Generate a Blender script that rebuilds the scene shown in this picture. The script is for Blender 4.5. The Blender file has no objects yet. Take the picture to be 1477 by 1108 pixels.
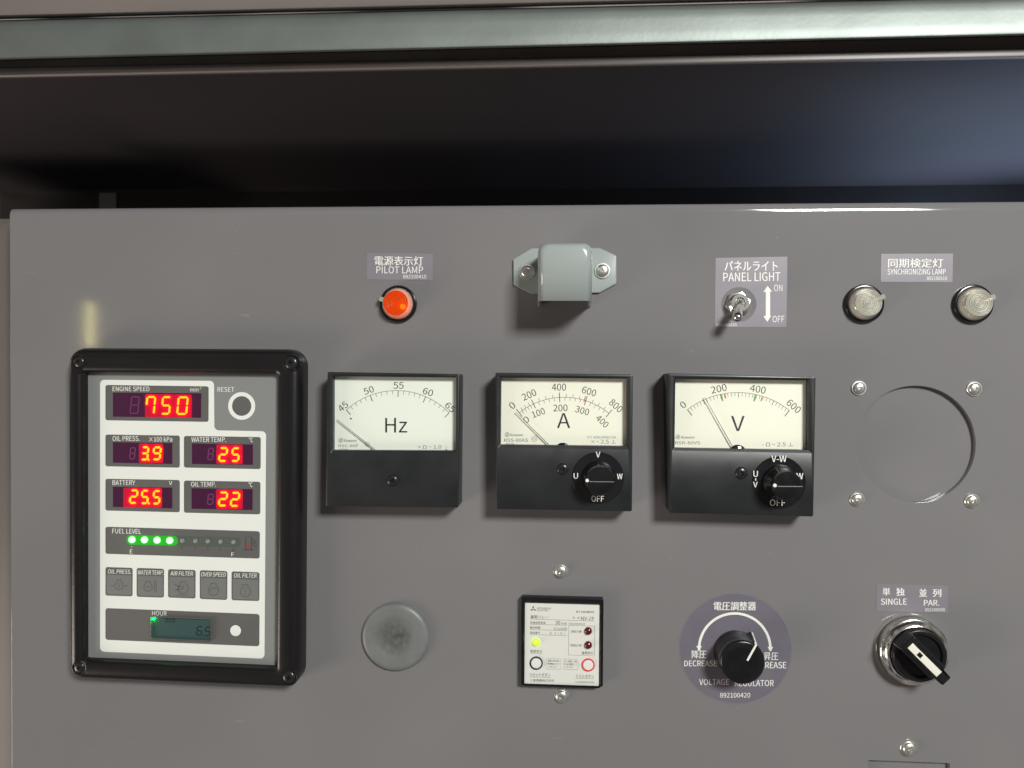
import bpy, bmesh, math, random
from mathutils import Vector, Matrix
random.seed(4)
R = math.radians
SC = bpy.context.scene
C = SC.collection

# ------------------------------------------------------------------ camera
FPX, CXP, CYP, DIST = 1108.0, 738.5, 554.0, 450.0      # focal in photo pixels, image centre, mm to the panel
YAW, PITCH, ROLL = R(3.43), R(-0.3), R(0.38)
fwd = Vector((-math.sin(YAW)*math.cos(PITCH), math.cos(YAW)*math.cos(PITCH), math.sin(PITCH)))
r0 = Vector((math.cos(YAW), math.sin(YAW), 0)); u0 = r0.cross(fwd)
rgt = r0*math.cos(ROLL) + u0*math.sin(ROLL); upv = rgt.cross(fwd)
cam_d = bpy.data.cameras.new('camera'); cam = bpy.data.objects.new('camera', cam_d); C.objects.link(cam)
M3 = Matrix((rgt, upv, -fwd)).transposed()
cam.matrix_world = Matrix.Translation((0, -DIST/1000, 0)) @ M3.to_4x4()
cam_d.sensor_width = 36.0; cam_d.lens = 36.0*FPX/1477.0
cam_d.clip_start = 0.01; cam_d.clip_end = 50
cam_d.dof.use_dof = True; cam_d.dof.focus_distance = 0.440; cam_d.dof.aperture_fstop = 8.0
SC.camera = cam

# ------------------------------------------------------------------ world and lamps
W = bpy.data.worlds.new('World'); SC.world = W; W.use_nodes = True
wn = W.node_tree; bg = wn.nodes['Background']
tc = wn.nodes.new('ShaderNodeTexCoord'); nz = wn.nodes.new('ShaderNodeTexNoise'); cr = wn.nodes.new('ShaderNodeValToRGB')
nz.inputs['Scale'].default_value = 5.0; nz.inputs['Detail'].default_value = 2
wn.links.new(tc.outputs['Generated'], nz.inputs['Vector']); wn.links.new(nz.outputs['Fac'], cr.inputs['Fac'])
cr.color_ramp.elements[0].position = 0.46; cr.color_ramp.elements[0].color = (0.18, 0.165, 0.16, 1)
cr.color_ramp.elements[1].position = 0.60; cr.color_ramp.elements[1].color = (2.2, 1.95, 1.8, 1)
wn.links.new(cr.outputs['Color'], bg.inputs['Color']); bg.inputs['Strength'].default_value = 0.15

def area(name, loc, target, sx, sy, watt, col, spread=180):
    d = bpy.data.lights.new(name, 'AREA'); d.shape = 'RECTANGLE'; d.size = sx; d.size_y = sy
    d.energy = watt; d.color = col; d.spread = R(spread)
    o = bpy.data.objects.new(name, d); C.objects.link(o); o.location = loc
    o.rotation_euler = (Vector(target)-Vector(loc)).to_track_quat('-Z', 'Y').to_euler()
    return o
area('key_light', (0.66, -1.30, 0.62), (0, 0, 0), 0.33, 0.27, 27.0, (1.0, 0.995, 0.965))
area('warm_fill', (-1.15, -0.50, -0.62), (-0.1, 0, -0.1), 0.45, 0.45, 7.0, (1.0, 0.88, 0.78))
area('warm_strip', (-1.040, -1.2, 0.115), (-0.28, 0, 0.03), 0.014, 0.10, 0.07, (1.0, 0.90, 0.34))
area('added_cool_fill', (0.40, 0.075, 0.060), (0.36, -0.010, 0.16), 0.36, 0.04, 0.85, (0.52, 0.70, 1.0), 180)  # unseen fill added to give the bluish glare over the recess
area('added_warm_fill', (-0.42, 0.075, 0.03), (-0.30, 0.0, 0.16), 0.20, 0.06, 0.12, (1.0, 0.78, 0.62))  # unseen fill added to warm the left end of the recess

SC.view_settings.view_transform = 'Standard'; SC.view_settings.look = 'None'
SC.view_settings.exposure = 0.0; SC.view_settings.gamma = 1.0; SC.view_settings.use_curve_mapping = False
SC.render.engine = 'CYCLES'
SC.cycles.use_denoising = True; SC.cycles.max_bounces = 8; SC.cycles.transparent_max_bounces = 12
SC.cycles.sample_clamp_indirect = 4.0

# ------------------------------------------------------------------ helpers
def Q(px, py, h=0.0):
    """panel coordinates (u, v) in mm of the point seen at a photo pixel, h mm in front of the panel"""
    d = rgt*((px-CXP)/FPX) + upv*(-(py-CYP)/FPX) + fwd
    t = (DIST-h)/d.y
    return (d.x*t, d.z*t)
class Zoom:
    def __init__(s, x0, y0, k): s.x0, s.y0, s.k = x0, y0, k
    def px(s, x, y): return (s.x0+x/s.k, s.y0+y/s.k)
    def q(s, x, y, h=0.0): return Q(*s.px(x, y), h)
    def circ(s, x, y, r, h=0.0):
        a = s.q(x-r, y, h); b = s.q(x+r, y, h); c = s.q(x, y, h)
        return c[0], c[1], (b[0]-a[0])/2
PX = Zoom(0, 0, 1)
def ccw(p):
    a = sum(p[i][0]*p[(i+1) % len(p)][1]-p[(i+1) % len(p)][0]*p[i][1] for i in range(len(p)))
    return p if a > 0 else p[::-1]
def inset(p, d):
    n = len(p); o = []
    for i in range(n):
        a, b, c = Vector(p[i-1][:2]), Vector(p[i][:2]), Vector(p[(i+1) % n][:2])
        e1 = (b-a); e2 = (c-b)
        if e1.length < 1e-9 or e2.length < 1e-9: o.append((b.x, b.y)); continue
        e1.normalize(); e2.normalize()
        n1 = Vector((-e1.y, e1.x)); n2 = Vector((-e2.y, e2.x)); m = n1+n2
        if m.length < 1e-6: m = n1
        m.normalize(); k = max(0.35, m.dot(n1))
        q = b+m*(d/k); o.append((q.x, q.y))
    return o
def roundpoly(p, r, n=6):
    p = ccw(list(p)); N = len(p); o = []
    for i in range(N):
        rr = r[i] if isinstance(r, (list, tuple)) else r
        a, b, c = Vector(p[i-1]), Vector(p[i]), Vector(p[(i+1) % N])
        d1 = (a-b); d2 = (c-b); L = min(d1.length, d2.length)*0.49
        d1.normalize(); d2.normalize()
        ang = d1.angle(d2); t = min(rr/max(math.tan(ang/2), 1e-4), L)
        if rr <= 0 or t < 1e-5: o.append((b.x, b.y)); continue
        re = t*math.tan(ang/2)
        bis = (d1+d2).normalized(); cen = b+bis*(re/math.sin(ang/2))
        s = b+d1*t-cen; e = b+d2*t-cen
        a0 = math.atan2(s.y, s.x); a1 = math.atan2(e.y, e.x); da = a1-a0
        while da > math.pi: da -= 2*math.pi
        while da < -math.pi: da += 2*math.pi
        for k in range(n+1):
            t_ = a0+da*k/n; o.append((cen.x+re*math.cos(t_), cen.y+re*math.sin(t_)))
    return o
def circ(cu, cv, r, n=48, ph=0.0): return [(cu+r*math.cos(ph+2*math.pi*i/n), cv+r*math.sin(ph+2*math.pi*i/n)) for i in range(n)]
def lift(p, h): return [(x[0], x[1], h) for x in p]

class MB:
    def __init__(s): s.v = []; s.f = []; s.sm = []
    def add(s, pts, faces, smooth=False):
        b = len(s.v); s.v += [tuple(p) for p in pts]
        for f in faces: s.f.append(tuple(b+i for i in f)); s.sm.append(smooth)
        return s
    def loft(s, loops, cap0=False, cap1=True, skip=(), smooth=True):
        n = len(loops[0]); b = len(s.v)
        for l in loops: s.v += [tuple(p) for p in l]
        for k in range(len(loops)-1):
            for i in range(n):
                if i in skip: continue
                j = (i+1) % n; a = b+k*n; c = a+n
                s.f.append((a+i, a+j, c+j, c+i)); s.sm.append(smooth)
        if cap1: s.f.append(tuple(b+(len(loops)-1)*n+i for i in range(n))); s.sm.append(False)
        if cap0: s.f.append(tuple(b+i for i in reversed(range(n)))); s.sm.append(False)
        return s
    def poly(s, p, h): p = ccw(list(p)); return s.add(lift(p, h), [tuple(range(len(p)))])
    def slab(s, p, h0, h1, bev=0.0, seg=3, cap0=False):
        p = ccw(list(p)); L = [lift(p, h0)]
        if bev > 0:
            for k in range(seg+1):
                a = math.pi/2*k/seg
                L.append(lift(inset(p, bev*(1-math.cos(a))), h1-bev+bev*math.sin(a)))
        else: L.append(lift(p, h1))
        return s.loft(L, cap0)
    def lathe(s, cu, cv, prof, n=48, cap=True, knurl=None):
        L = []
        for (r, h) in prof: L.append(lift(circ(cu, cv, max(r, 1e-3), n), h))
        if knurl:
            k0, k1, amp = knurl
            for k in range(k0, k1+1):
                L[k] = [((x-cu)*(1+amp*(i % 2))+cu, (y-cv)*(1+amp*(i % 2))+cv, h) for i, (x, y, h) in enumerate(L[k])]
        return s.loft(L, False, cap)
    def stroke(s, pts, w, h, closed=False):
        """flat line of width w through (u,v) points"""
        n = len(pts); Lp = []; Rp = []
        for i in range(n):
            a = Vector(pts[i-1] if (i > 0 or closed) else pts[i]); b = Vector(pts[i]); c = Vector(pts[(i+1) % n] if (i < n-1 or closed) else pts[i])
            t = (c-a)
            if t.length < 1e-9: t = Vector((1, 0))
            t.normalize(); m = Vector((-t.y, t.x))*w/2
            Lp.append((b.x+m.x, b.y+m.y, h)); Rp.append((b.x-m.x, b.y-m.y, h))
        F = []
        for i in range(n if closed else n-1):
            j = (i+1) % n; F.append((n+i, n+j, j, i))
        return s.add(Lp+Rp, F)
    def ring(s, cu, cv, ro, ri, h, n=48): return s.stroke(circ(cu, cv, (ro+ri)/2, n), ro-ri, h, True)
    def tube(s, pts, rad, n=14, cap=True):
        rad = rad if isinstance(rad, (list, tuple)) else [rad]*len(pts); P = [Vector(p) for p in pts]; L = []
        t0 = (P[1]-P[0]).normalized(); x = t0.orthogonal().normalized()
        for i, p in enumerate(P):
            t = (P[min(i+1, len(P)-1)]-P[max(i-1, 0)]).normalized(); x = (x-t*x.dot(t)).normalized(); y = t.cross(x)
            L.append([tuple(p+(x*math.cos(2*math.pi*k/n)+y*math.sin(2*math.pi*k/n))*rad[i]) for k in range(n)])
        return s.loft(L, cap, cap)
    def text(s, body, Z, box, h, bold=0.0, shear=0.0, slope=0.0, ang=None):
        """box = x0,y0,x1,y1 of the written line in a Zoom frame; with ang the box is turned about its centre"""
        if bold > 0:                               # double strike: a second impression a little to the right
            w = (box[2]-box[0]); n = max(1, len(body)); dx = w/n*bold*2.2; bx = (box[0], box[1], box[2]-dx, box[3]); bx2 = (box[0]+dx, box[1], box[2], box[3])
            s.text(body, Z, bx, h, 0.0, shear, slope, ang); h += 0.006
            box = bx2
        V, F = glyphs(body, 0.0, shear)
        x0, y0, x1, y1 = box; xa = min(p[0] for p in V); xb = max(p[0] for p in V); ya = min(p[1] for p in V); yb = max(p[1] for p in V)
        cx, cy = (x0+x1)/2, (y0+y1)/2; o = []
        for p in V:
            X = x0+(p[0]-xa)/(xb-xa)*(x1-x0); Y = y1-(p[1]-ya)/max(yb-ya, 1e-6)*(y1-y0)
            if ang is not None:
                c, sn = math.cos(R(ang)), math.sin(R(ang)); dx, dy = X-cx, Y-cy
                X, Y = cx+dx*c+dy*sn, cy-dx*sn+dy*c
            Y += slope*(X-x0)
            o.append((*Z.q(X, Y, h), h))
        return s.add(o, F)
    def build(s, name, mat, parent=None, loc=(0, 0, 0)):
        base = Vector(parent.get('_abs', (0, 0, 0))) if parent is not None else Vector(loc)
        me = bpy.data.meshes.new(name)
        me.from_pydata([(p[0]/1000-base.x, -p[2]/1000-base.y, p[1]/1000-base.z) for p in s.v], [], s.f)
        me.polygons.foreach_set('use_smooth', s.sm); me.update()
        me.set_sharp_from_angle(angle=R(38))
        for i, p in enumerate(me.polygons): pass
        o = bpy.data.objects.new(name, me); C.objects.link(o); me.materials.append(mat)
        if parent is not None: o.parent = parent
        else: o.location = base
        o['_abs'] = tuple(base)
        return o
_gl = {}
SANS = None
try:                                            # Blender's own bundled sans face; the built-in face is the fallback
    import os
    _p = os.path.join(bpy.utils.system_resource('DATAFILES'), 'fonts', 'Noto Sans CJK Regular.woff2')
    if os.path.exists(_p): SANS = bpy.data.fonts.load(_p)
except Exception: SANS = None
def glyphs(body, bold, shear):
    key = (body, bold, shear)
    if key in _gl: return _gl[key]
    cu = bpy.data.curves.new('t', 'FONT'); cu.body = body
    if SANS: cu.font = SANS
    cu.size = 1.0; cu.offset = bold; cu.shear = shear; cu.resolution_u = 4
    ob = bpy.data.objects.new('t', cu); C.objects.link(ob)
    bpy.context.view_layer.update()
    me = bpy.data.meshes.new_from_object(ob.evaluated_get(bpy.context.evaluated_depsgraph_get()))
    V = [tuple(v.co) for v in me.vertices]; F = []
    for p in me.polygons:
        f = tuple(p.vertices); F.append(f if p.normal.z >= 0 else f[::-1])
    bpy.data.objects.remove(ob); bpy.data.curves.remove(cu); bpy.data.meshes.remove(me)
    _gl[key] = (V, F); return _gl[key]

def thing(name, label, cat, uvh, group=None):
    o = bpy.data.objects.new(name, None); C.objects.link(o); o.empty_display_size = 0.005
    o.location = (uvh[0]/1000, -(uvh[2] if len(uvh) > 2 else 0)/1000, uvh[1]/1000)
    o['_abs'] = tuple(o.location); o['label'] = label; o['category'] = cat
    if group: o['group'] = group
    return o
def tag(o, label, cat, group=None):
    o['label'] = label; o['category'] = cat
    if group: o['group'] = group
    return o

# ------------------------------------------------------------------ materials
def mat(name, col, rough=0.4, metal=0.0, bump=0.0, bscale=800, var=0.0, vscale=30, rvar=0.0, coat=0.0, spec=0.5, alpha_lift=None):
    m = bpy.data.materials.new(name); m.use_nodes = True; t = m.node_tree; b = t.nodes['Principled BSDF']
    b.inputs['Base Color'].default_value = (*col, 1); b.inputs['Roughness'].default_value = rough
    b.inputs['Metallic'].default_value = metal; b.inputs['Specular IOR Level'].default_value = spec
    if coat: b.inputs['Coat Weight'].default_value = coat; b.inputs['Coat Roughness'].default_value = 0.12
    g = t.nodes.new('ShaderNodeTexCoord')
    if var > 0 or rvar > 0:
        n = t.nodes.new('ShaderNodeTexNoise'); n.inputs['Scale'].default_value = vscale; n.inputs['Detail'].default_value = 5
        t.links.new(g.outputs['Object'], n.inputs['Vector'])
        if var > 0:
            mp = t.nodes.new('ShaderNodeMapRange'); mp.inputs[1].default_value = 0.3; mp.inputs[2].default_value = 0.7
            mp.inputs[3].default_value = 1-var; mp.inputs[4].default_value = 1+var
            t.links.new(n.outputs['Fac'], mp.inputs[0])
            mx = t.nodes.new('ShaderNodeVectorMath'); mx.operation = 'SCALE'; mx.inputs[0].default_value = col
            t.links.new(mp.outputs[0], mx.inputs['Scale']); t.links.new(mx.outputs[0], b.inputs['Base Color'])
        if rvar > 0:
            mp = t.nodes.new('ShaderNodeMapRange'); mp.inputs[1].default_value = 0.3; mp.inputs[2].default_value = 0.7
            mp.inputs[3].default_value = max(0.02, rough-rvar); mp.inputs[4].default_value = rough+rvar
            t.links.new(n.outputs['Fac'], mp.inputs[0]); t.links.new(mp.outputs[0], b.inputs['Roughness'])
    if bump > 0:
        n2 = t.nodes.new('ShaderNodeTexNoise'); n2.inputs['Scale'].default_value = bscale; n2.inputs['Detail'].default_value = 3
        t.links.new(g.outputs['Object'], n2.inputs['Vector'])
        bp = t.nodes.new('ShaderNodeBump'); bp.inputs['Strength'].default_value = 1.0; bp.inputs['Distance'].default_value = bump/1000
        t.links.new(n2.outputs['Fac'], bp.inputs['Height']); t.links.new(bp.outputs['Normal'], b.inputs['Normal'])
    return m
def emit(name, col, strength, base=(0.02, 0.02, 0.02)):
    m = bpy.data.materials.new(name); m.use_nodes = True; b = m.node_tree.nodes['Principled BSDF']
    b.inputs['Base Color'].default_value = (*base, 1); b.inputs['Roughness'].default_value = 0.3
    b.inputs['Emission Color'].default_value = (*col, 1); b.inputs['Emission Strength'].default_value = strength
    return m
def clear(name, tint, gloss=0.08, rough=0.03, diff=None, dfac=0.0, facing=0.3, rings=0):
    """clear plastic: see-through with a surface sheen that grows towards grazing"""
    m = bpy.data.materials.new(name); m.use_nodes = True; t = m.node_tree
    t.nodes.remove(t.nodes['Principled BSDF']); out = t.nodes['Material Output']
    tr = t.nodes.new('ShaderNodeBsdfTransparent'); tr.inputs['Color'].default_value = (*tint, 1)
    gl = t.nodes.new('ShaderNodeBsdfGlossy'); gl.inputs['Roughness'].default_value = rough
    lw = t.nodes.new('ShaderNodeLayerWeight'); lw.inputs['Blend'].default_value = facing
    mp = t.nodes.new('ShaderNodeMapRange'); mp.inputs[3].default_value = gloss*0.4; mp.inputs[4].default_value = min(1, gloss*6)
    t.links.new(lw.outputs['Fresnel'], mp.inputs[0])
    src = tr.outputs[0]
    if dfac > 0:
        df = t.nodes.new('ShaderNodeBsdfDiffuse'); df.inputs['Color'].default_value = (*diff, 1)
        mm = t.nodes.new('ShaderNodeMixShader'); mm.inputs[0].default_value = dfac
        if rings:                                  # fresnel groove shade put into the colour, concentric about the lamp's axis
            g = t.nodes.new('ShaderNodeTexCoord'); sx = t.nodes.new('ShaderNodeSeparateXYZ'); t.links.new(g.outputs['Object'], sx.inputs[0])
            cx = t.nodes.new('ShaderNodeCombineXYZ'); t.links.new(sx.outputs['X'], cx.inputs['X']); t.links.new(sx.outputs['Z'], cx.inputs['Y'])
            le = t.nodes.new('ShaderNodeVectorMath'); le.operation = 'LENGTH'; t.links.new(cx.outputs[0], le.inputs[0])
            m1 = t.nodes.new('ShaderNodeMath'); m1.operation = 'MULTIPLY'; m1.inputs[1].default_value = 2*math.pi/rings; t.links.new(le.outputs['Value'], m1.inputs[0])
            m2 = t.nodes.new('ShaderNodeMath'); m2.operation = 'SINE'; t.links.new(m1.outputs[0], m2.inputs[0])
            r3 = t.nodes.new('ShaderNodeMapRange'); r3.inputs[1].default_value = -0.6; r3.inputs[2].default_value = 0.6; r3.inputs[3].default_value = 0.60; r3.inputs[4].default_value = 1.0
            t.links.new(m2.outputs[0], r3.inputs[0])
            for nd, cc in ((df, diff), (tr, tint)):
                vs = t.nodes.new('ShaderNodeVectorMath'); vs.operation = 'SCALE'; vs.inputs[0].default_value = cc
                t.links.new(r3.outputs[0], vs.inputs['Scale']); t.links.new(vs.outputs[0], nd.inputs['Color'])
        t.links.new(tr.outputs[0], mm.inputs[1]); t.links.new(df.outputs[0], mm.inputs[2]); src = mm.outputs[0]
    mx = t.nodes.new('ShaderNodeMixShader'); t.links.new(mp.outputs[0], mx.inputs[0]); t.links.new(src, mx.inputs[1]); t.links.new(gl.outputs[0], mx.inputs[2])
    t.links.new(mx.outputs[0], out.inputs['Surface'])
    return m

PAINT = mat('panel_paint', (0.192, 0.1885, 0.191), 0.07, bump=0.0045, bscale=330, var=0.02, vscale=5)
PLATE = mat('plate_paint', (0.194, 0.1905, 0.193), 0.10, bump=0.0030, bscale=420, var=0.03, vscale=14)
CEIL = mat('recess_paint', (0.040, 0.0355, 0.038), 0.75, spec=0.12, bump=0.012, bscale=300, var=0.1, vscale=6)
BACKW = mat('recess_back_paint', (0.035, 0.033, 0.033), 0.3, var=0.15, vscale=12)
RAILP = mat('rail_paint', (0.16, 0.14, 0.13), 0.45, bump=0.01, bscale=400, var=0.06, vscale=12)
LIPP = mat('lip_paint', (0.062, 0.050, 0.046), 0.4, var=0.1, vscale=20)
POSTP = mat('post_paint', (0.13, 0.118, 0.108), 0.4, var=0.04, vscale=14)
SEAL = mat('seal_rubber', (0.225, 0.255, 0.240), 0.52, 0.78, bump=0.05, bscale=520, var=0.10, vscale=40)
DARKRUB = mat('dark_rubber', (0.10, 0.085, 0.085), 0.5, var=0.2, vscale=30)
STICK = mat('label_film', (0.215, 0.198, 0.228), 0.42, var=0.05, vscale=60)
STICKD = mat('dial_film', (0.150, 0.138, 0.170), 0.36, var=0.06, vscale=50)
INKW = mat('white_ink', (0.80, 0.82, 0.76), 0.5, var=0.04, vscale=300)
INKB = mat('black_ink', (0.02, 0.02, 0.022), 0.5)
INKG = mat('grey_ink', (0.10, 0.105, 0.10), 0.5)
INKF = mat('fine_ink', (0.12, 0.12, 0.11), 0.5)
INKGREEN = mat('green_ink', (0.08, 0.40, 0.12), 0.5)
INKRED = mat('red_ink', (0.60, 0.10, 0.07), 0.5)
BLACKP = mat('black_plastic', (0.010, 0.0095, 0.010), 0.30, bump=0.035, bscale=650, var=0.1, vscale=60, spec=0.4)
METERP = mat('meter_case', (0.017, 0.0195, 0.0205), 0.36, bump=0.008, bscale=1500, rvar=0.06, vscale=50, var=0.12)
GLOSSB = mat('gloss_black', (0.008, 0.008, 0.010), 0.16, rvar=0.05, vscale=200)
KNOBB = mat('knob_black', (0.009, 0.009, 0.010), 0.24, rvar=0.05, vscale=200)
DISCB = mat('disc_black', (0.009, 0.009, 0.011), 0.20, rvar=0.05, vscale=200)
DIALP = mat('dial_paper', (0.86, 0.86, 0.735), 0.55, var=0.012, vscale=25)
DIALH = mat('dial_paper_cool', (0.82, 0.87, 0.785), 0.55, var=0.012, vscale=25)
NEEDLE = mat('needle_paint', (0.24, 0.24, 0.24), 0.4)
CHROME = mat('chrome', (0.86, 0.85, 0.82), 0.16, 1.0, bump=0.02, bscale=700)
ZINC = mat('zinc', (0.80, 0.80, 0.75), 0.30, 0.9, bump=0.03, bscale=900)
BLKSCR = mat('black_screw', (0.03, 0.03, 0.032), 0.25, 0.4, rvar=0.08, vscale=500)
HOODP = mat('hood_paint', (0.33, 0.375, 0.365), 0.20, bump=0.006, bscale=250, var=0.02, vscale=30, coat=0.3)
RUBBERG = mat('plug_rubber', (0.165, 0.177, 0.172), 0.42, bump=0.02, bscale=350, var=0.10, vscale=70)
FACEG = mat('monitor_face', (0.225, 0.235, 0.230), 0.40, var=0.02, vscale=20)
FACEW = mat('monitor_white', (0.78, 0.815, 0.765), 0.45, var=0.012, vscale=25)
DISPG = mat('display_grey', (0.118, 0.118, 0.112), 0.34, var=0.04, vscale=60)
LAMPG = mat('indicator_grey', (0.170, 0.178, 0.170), 0.40, var=0.03, vscale=60)
SCREENP = mat('smoked_screen', (0.055, 0.010, 0.042), 0.25)
GHOST = mat('unlit_segment', (0.17, 0.035, 0.13), 0.4)
GLOWRED = mat('digit_glow_red', (0.60, 0.003, 0.035), 0.5, spec=0.2)  # red put into the colour as the glow round lit digits
DIGIT = emit('led_digit', (1.0, 0.070, 0.0), 11.0)
GREENL = emit('green_led', (0.12, 1.0, 0.13), 9)
GREENHALO = emit('led_halo', (0.0, 1.0, 0.01), 0.30, (0.03, 0.12, 0.03))  # emission stands in for the green halo round the lit LEDs
GREENTR = mat('led_track', (0.075, 0.095, 0.075), 0.5)
OFFLED = mat('unlit_led', (0.24, 0.25, 0.24), 0.3)
LCD = mat('lcd_glass', (0.040, 0.082, 0.080), 0.35, spec=0.25)
LCDINK = mat('lcd_ink', (0.010, 0.018, 0.022), 0.5, spec=0.2)
LCDLED = emit('lcd_backlight', (0.0, 1.0, 0.02), 170)
LIMELED = emit('lime_led', (0.52, 1.0, 0.01), 0.85, (0.3, 0.6, 0.02))
LIMECORE = emit('lime_led_core', (0.85, 1.0, 0.12), 1.6)
DARKRED = mat('dark_red_led', (0.10, 0.004, 0.010), 0.10, coat=0.6)
RELAYP = mat('relay_plate', (0.70, 0.71, 0.655), 0.42, var=0.015, vscale=40)
BTNW = mat('button_white', (0.74, 0.75, 0.72), 0.35)
BTNRED = mat('button_red', (0.75, 0.06, 0.055), 0.3)
CREAM = mat('cream_insert', (0.80, 0.80, 0.70), 0.35)
CLEARP = clear('clear_cover', (0.985, 0.99, 0.98), 0.035, 0.05)
LENSC = clear('clear_lens', (0.97, 0.97, 0.92), 0.16, 0.10, (0.92, 0.91, 0.80), 0.62, rings=0.00115)
LENSO = clear('amber_lens', (1.0, 0.42, 0.18), 0.09, 0.08, (0.95, 0.13, 0.02), 0.60, rings=0.00115)
RIMC = clear('clear_rim', (0.90, 0.88, 0.82), 0.20, 0.10, (0.78, 0.75, 0.68), 0.45)
BULBO = emit('amber_glow', (1.0, 0.115, 0.006), 0.55, (0.8, 0.2, 0.02))
BULBY = emit('amber_filament', (1.0, 0.36, 0.01), 4.5)
REFLECT = mat('lamp_reflector', (0.85, 0.83, 0.74), 0.3, 0.3)

def scuffs(m):
    t_ = m.node_tree; b = t_.nodes['Principled BSDF']; src = b.inputs['Base Color'].links[0].from_socket
    g = t_.nodes.new('ShaderNodeTexCoord')
    mp = t_.nodes.new('ShaderNodeMapping'); mp.inputs['Rotation'].default_value = (0, 0.9, 0); mp.inputs['Scale'].default_value = (1.0, 1.0, 5.0)
    t_.links.new(g.outputs['Object'], mp.inputs[0])
    n = t_.nodes.new('ShaderNodeTexNoise'); n.inputs['Scale'].default_value = 48; n.inputs['Detail'].default_value = 4; t_.links.new(mp.outputs[0], n.inputs['Vector'])
    r1 = t_.nodes.new('ShaderNodeMapRange'); r1.inputs[1].default_value = 0.71; r1.inputs[2].default_value = 0.80; r1.inputs[3].default_value = 0; r1.inputs[4].default_value = 0.35; t_.links.new(n.outputs['Fac'], r1.inputs[0])
    v = t_.nodes.new('ShaderNodeTexVoronoi'); v.inputs['Scale'].default_value = 55; t_.links.new(g.outputs['Object'], v.inputs['Vector'])
    r2 = t_.nodes.new('ShaderNodeMapRange'); r2.inputs[1].default_value = 0.018; r2.inputs[2].default_value = 0.030; r2.inputs[3].default_value = 0.30; r2.inputs[4].default_value = 0; t_.links.new(v.outputs['Distance'], r2.inputs[0])
    ad = t_.nodes.new('ShaderNodeMath'); ad.operation = 'MAXIMUM'; t_.links.new(r1.outputs[0], ad.inputs[0]); t_.links.new(r2.outputs[0], ad.inputs[1])
    mx = t_.nodes.new('ShaderNodeMix'); mx.data_type = 'RGBA'; t_.links.new(ad.outputs[0], mx.inputs[0]); t_.links.new(src, mx.inputs[6]); mx.inputs[7].default_value = (0.42, 0.42, 0.40, 1)
    t_.links.new(mx.outputs[2], b.inputs['Base Color'])
scuffs(PAINT)
# ------------------------------------------------------------------ control panel sheet with its two cut-outs
BR = 2.2                                      # edge rounding
TLp, TRp = Q(12.5, 300.5), Q(1530, 289.5)
BLp, BRp = Q(15.5, 1165), Q(1530, 1165)
outer = roundpoly([TLp, TRp, BRp, BLp], 1.5, 4)
ZH = Zoom(1200, 530, 5.035)
hu, hv, hr = ZH.circ(606, 558, 436)
holec = circ(hu, hv, hr, 96)
cut = roundpoly([Q(1252.5, 1097), Q(1370, 1101.5), Q(1369, 1150), Q(1252, 1150)], 0.6, 2)
mb = MB()
EDGE_V, EDGE_U, EDGE_D = 5.0, 1.0, 2.6          # the sheet is rolled back gently along its top, tightly at its sides
def pull(p, f):
    cu_ = sum(x[0] for x in p)/len(p); cv_ = sum(x[1] for x in p)/len(p)
    return [(x+math.copysign(EDGE_U*(1-f), cu_-x), y+math.copysign(EDGE_V*(1-f), cv_-y)) for x, y in p]
def rim(p, b, depth, sgn):                    # rounded edge then a wall going back; sgn +1 outer, -1 hole
    p = ccw(p); L = []
    for k in range(15):
        a = math.pi/2*k/14
        L.append(lift(pull(p, b*(math.sin(a))), -EDGE_D*(1-math.cos(a))))
    L.append(lift(p, -depth))
    L = L[::-1]
    n = len(p); bse = len(mb.v)
    for l in L: mb.v += l
    for k in range(len(L)-1):
        for i in range(n):
            j = (i+1) % n; a = bse+k*n; c = a+n
            mb.f.append((a+i, a+j, c+j, c+i)); mb.sm.append(True)
def rim_hole(p, b, depth):
    p = ccw(p); L = []
    for k in range(5):
        a = math.pi/2*k/4
        L.append(lift(inset(p, -b*(1-math.sin(a))), -b*(1-math.cos(a))))
    L.append(lift(p, -depth)); n = len(p); bse = len(mb.v)
    for l in L: mb.v += l
    for k in range(len(L)-1):
        for i in range(n):
            j = (i+1) % n; a = bse+k*n; c = a+n
            mb.f.append((a+j, a+i, c+i, c+j)); mb.sm.append(True)
rim(outer, 1.0, 28, 1); rim_hole(holec, 0.35, 3.0); rim_hole(cut, 0.35, 3.0)
bm = bmesh.new(); ed = []
for lp in (pull(ccw(outer), 0.0), inset(ccw(holec), -0.35), inset(ccw(cut), -0.35)):
    vs = [bm.verts.new((p[0], p[1], 0)) for p in lp]
    ed += [bm.edges.new((vs[i], vs[(i+1) % len(vs)])) for i in range(len(vs))]
bmesh.ops.triangle_fill(bm, use_beauty=True, use_dissolve=False, edges=ed, normal=(0, 0, 1))
bm.verts.index_update()
fl = []
for f in bm.faces:
    ix = tuple(v.index for v in f.verts); fl.append(ix if f.normal.z > 0 else ix[::-1])
mb.add([tuple(v.co) for v in bm.verts], fl, False); bm.free()
tag(mb.build('control_panel', PAINT), 'grey painted sheet metal panel carrying every meter, knob and lamp', 'control panel')

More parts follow.
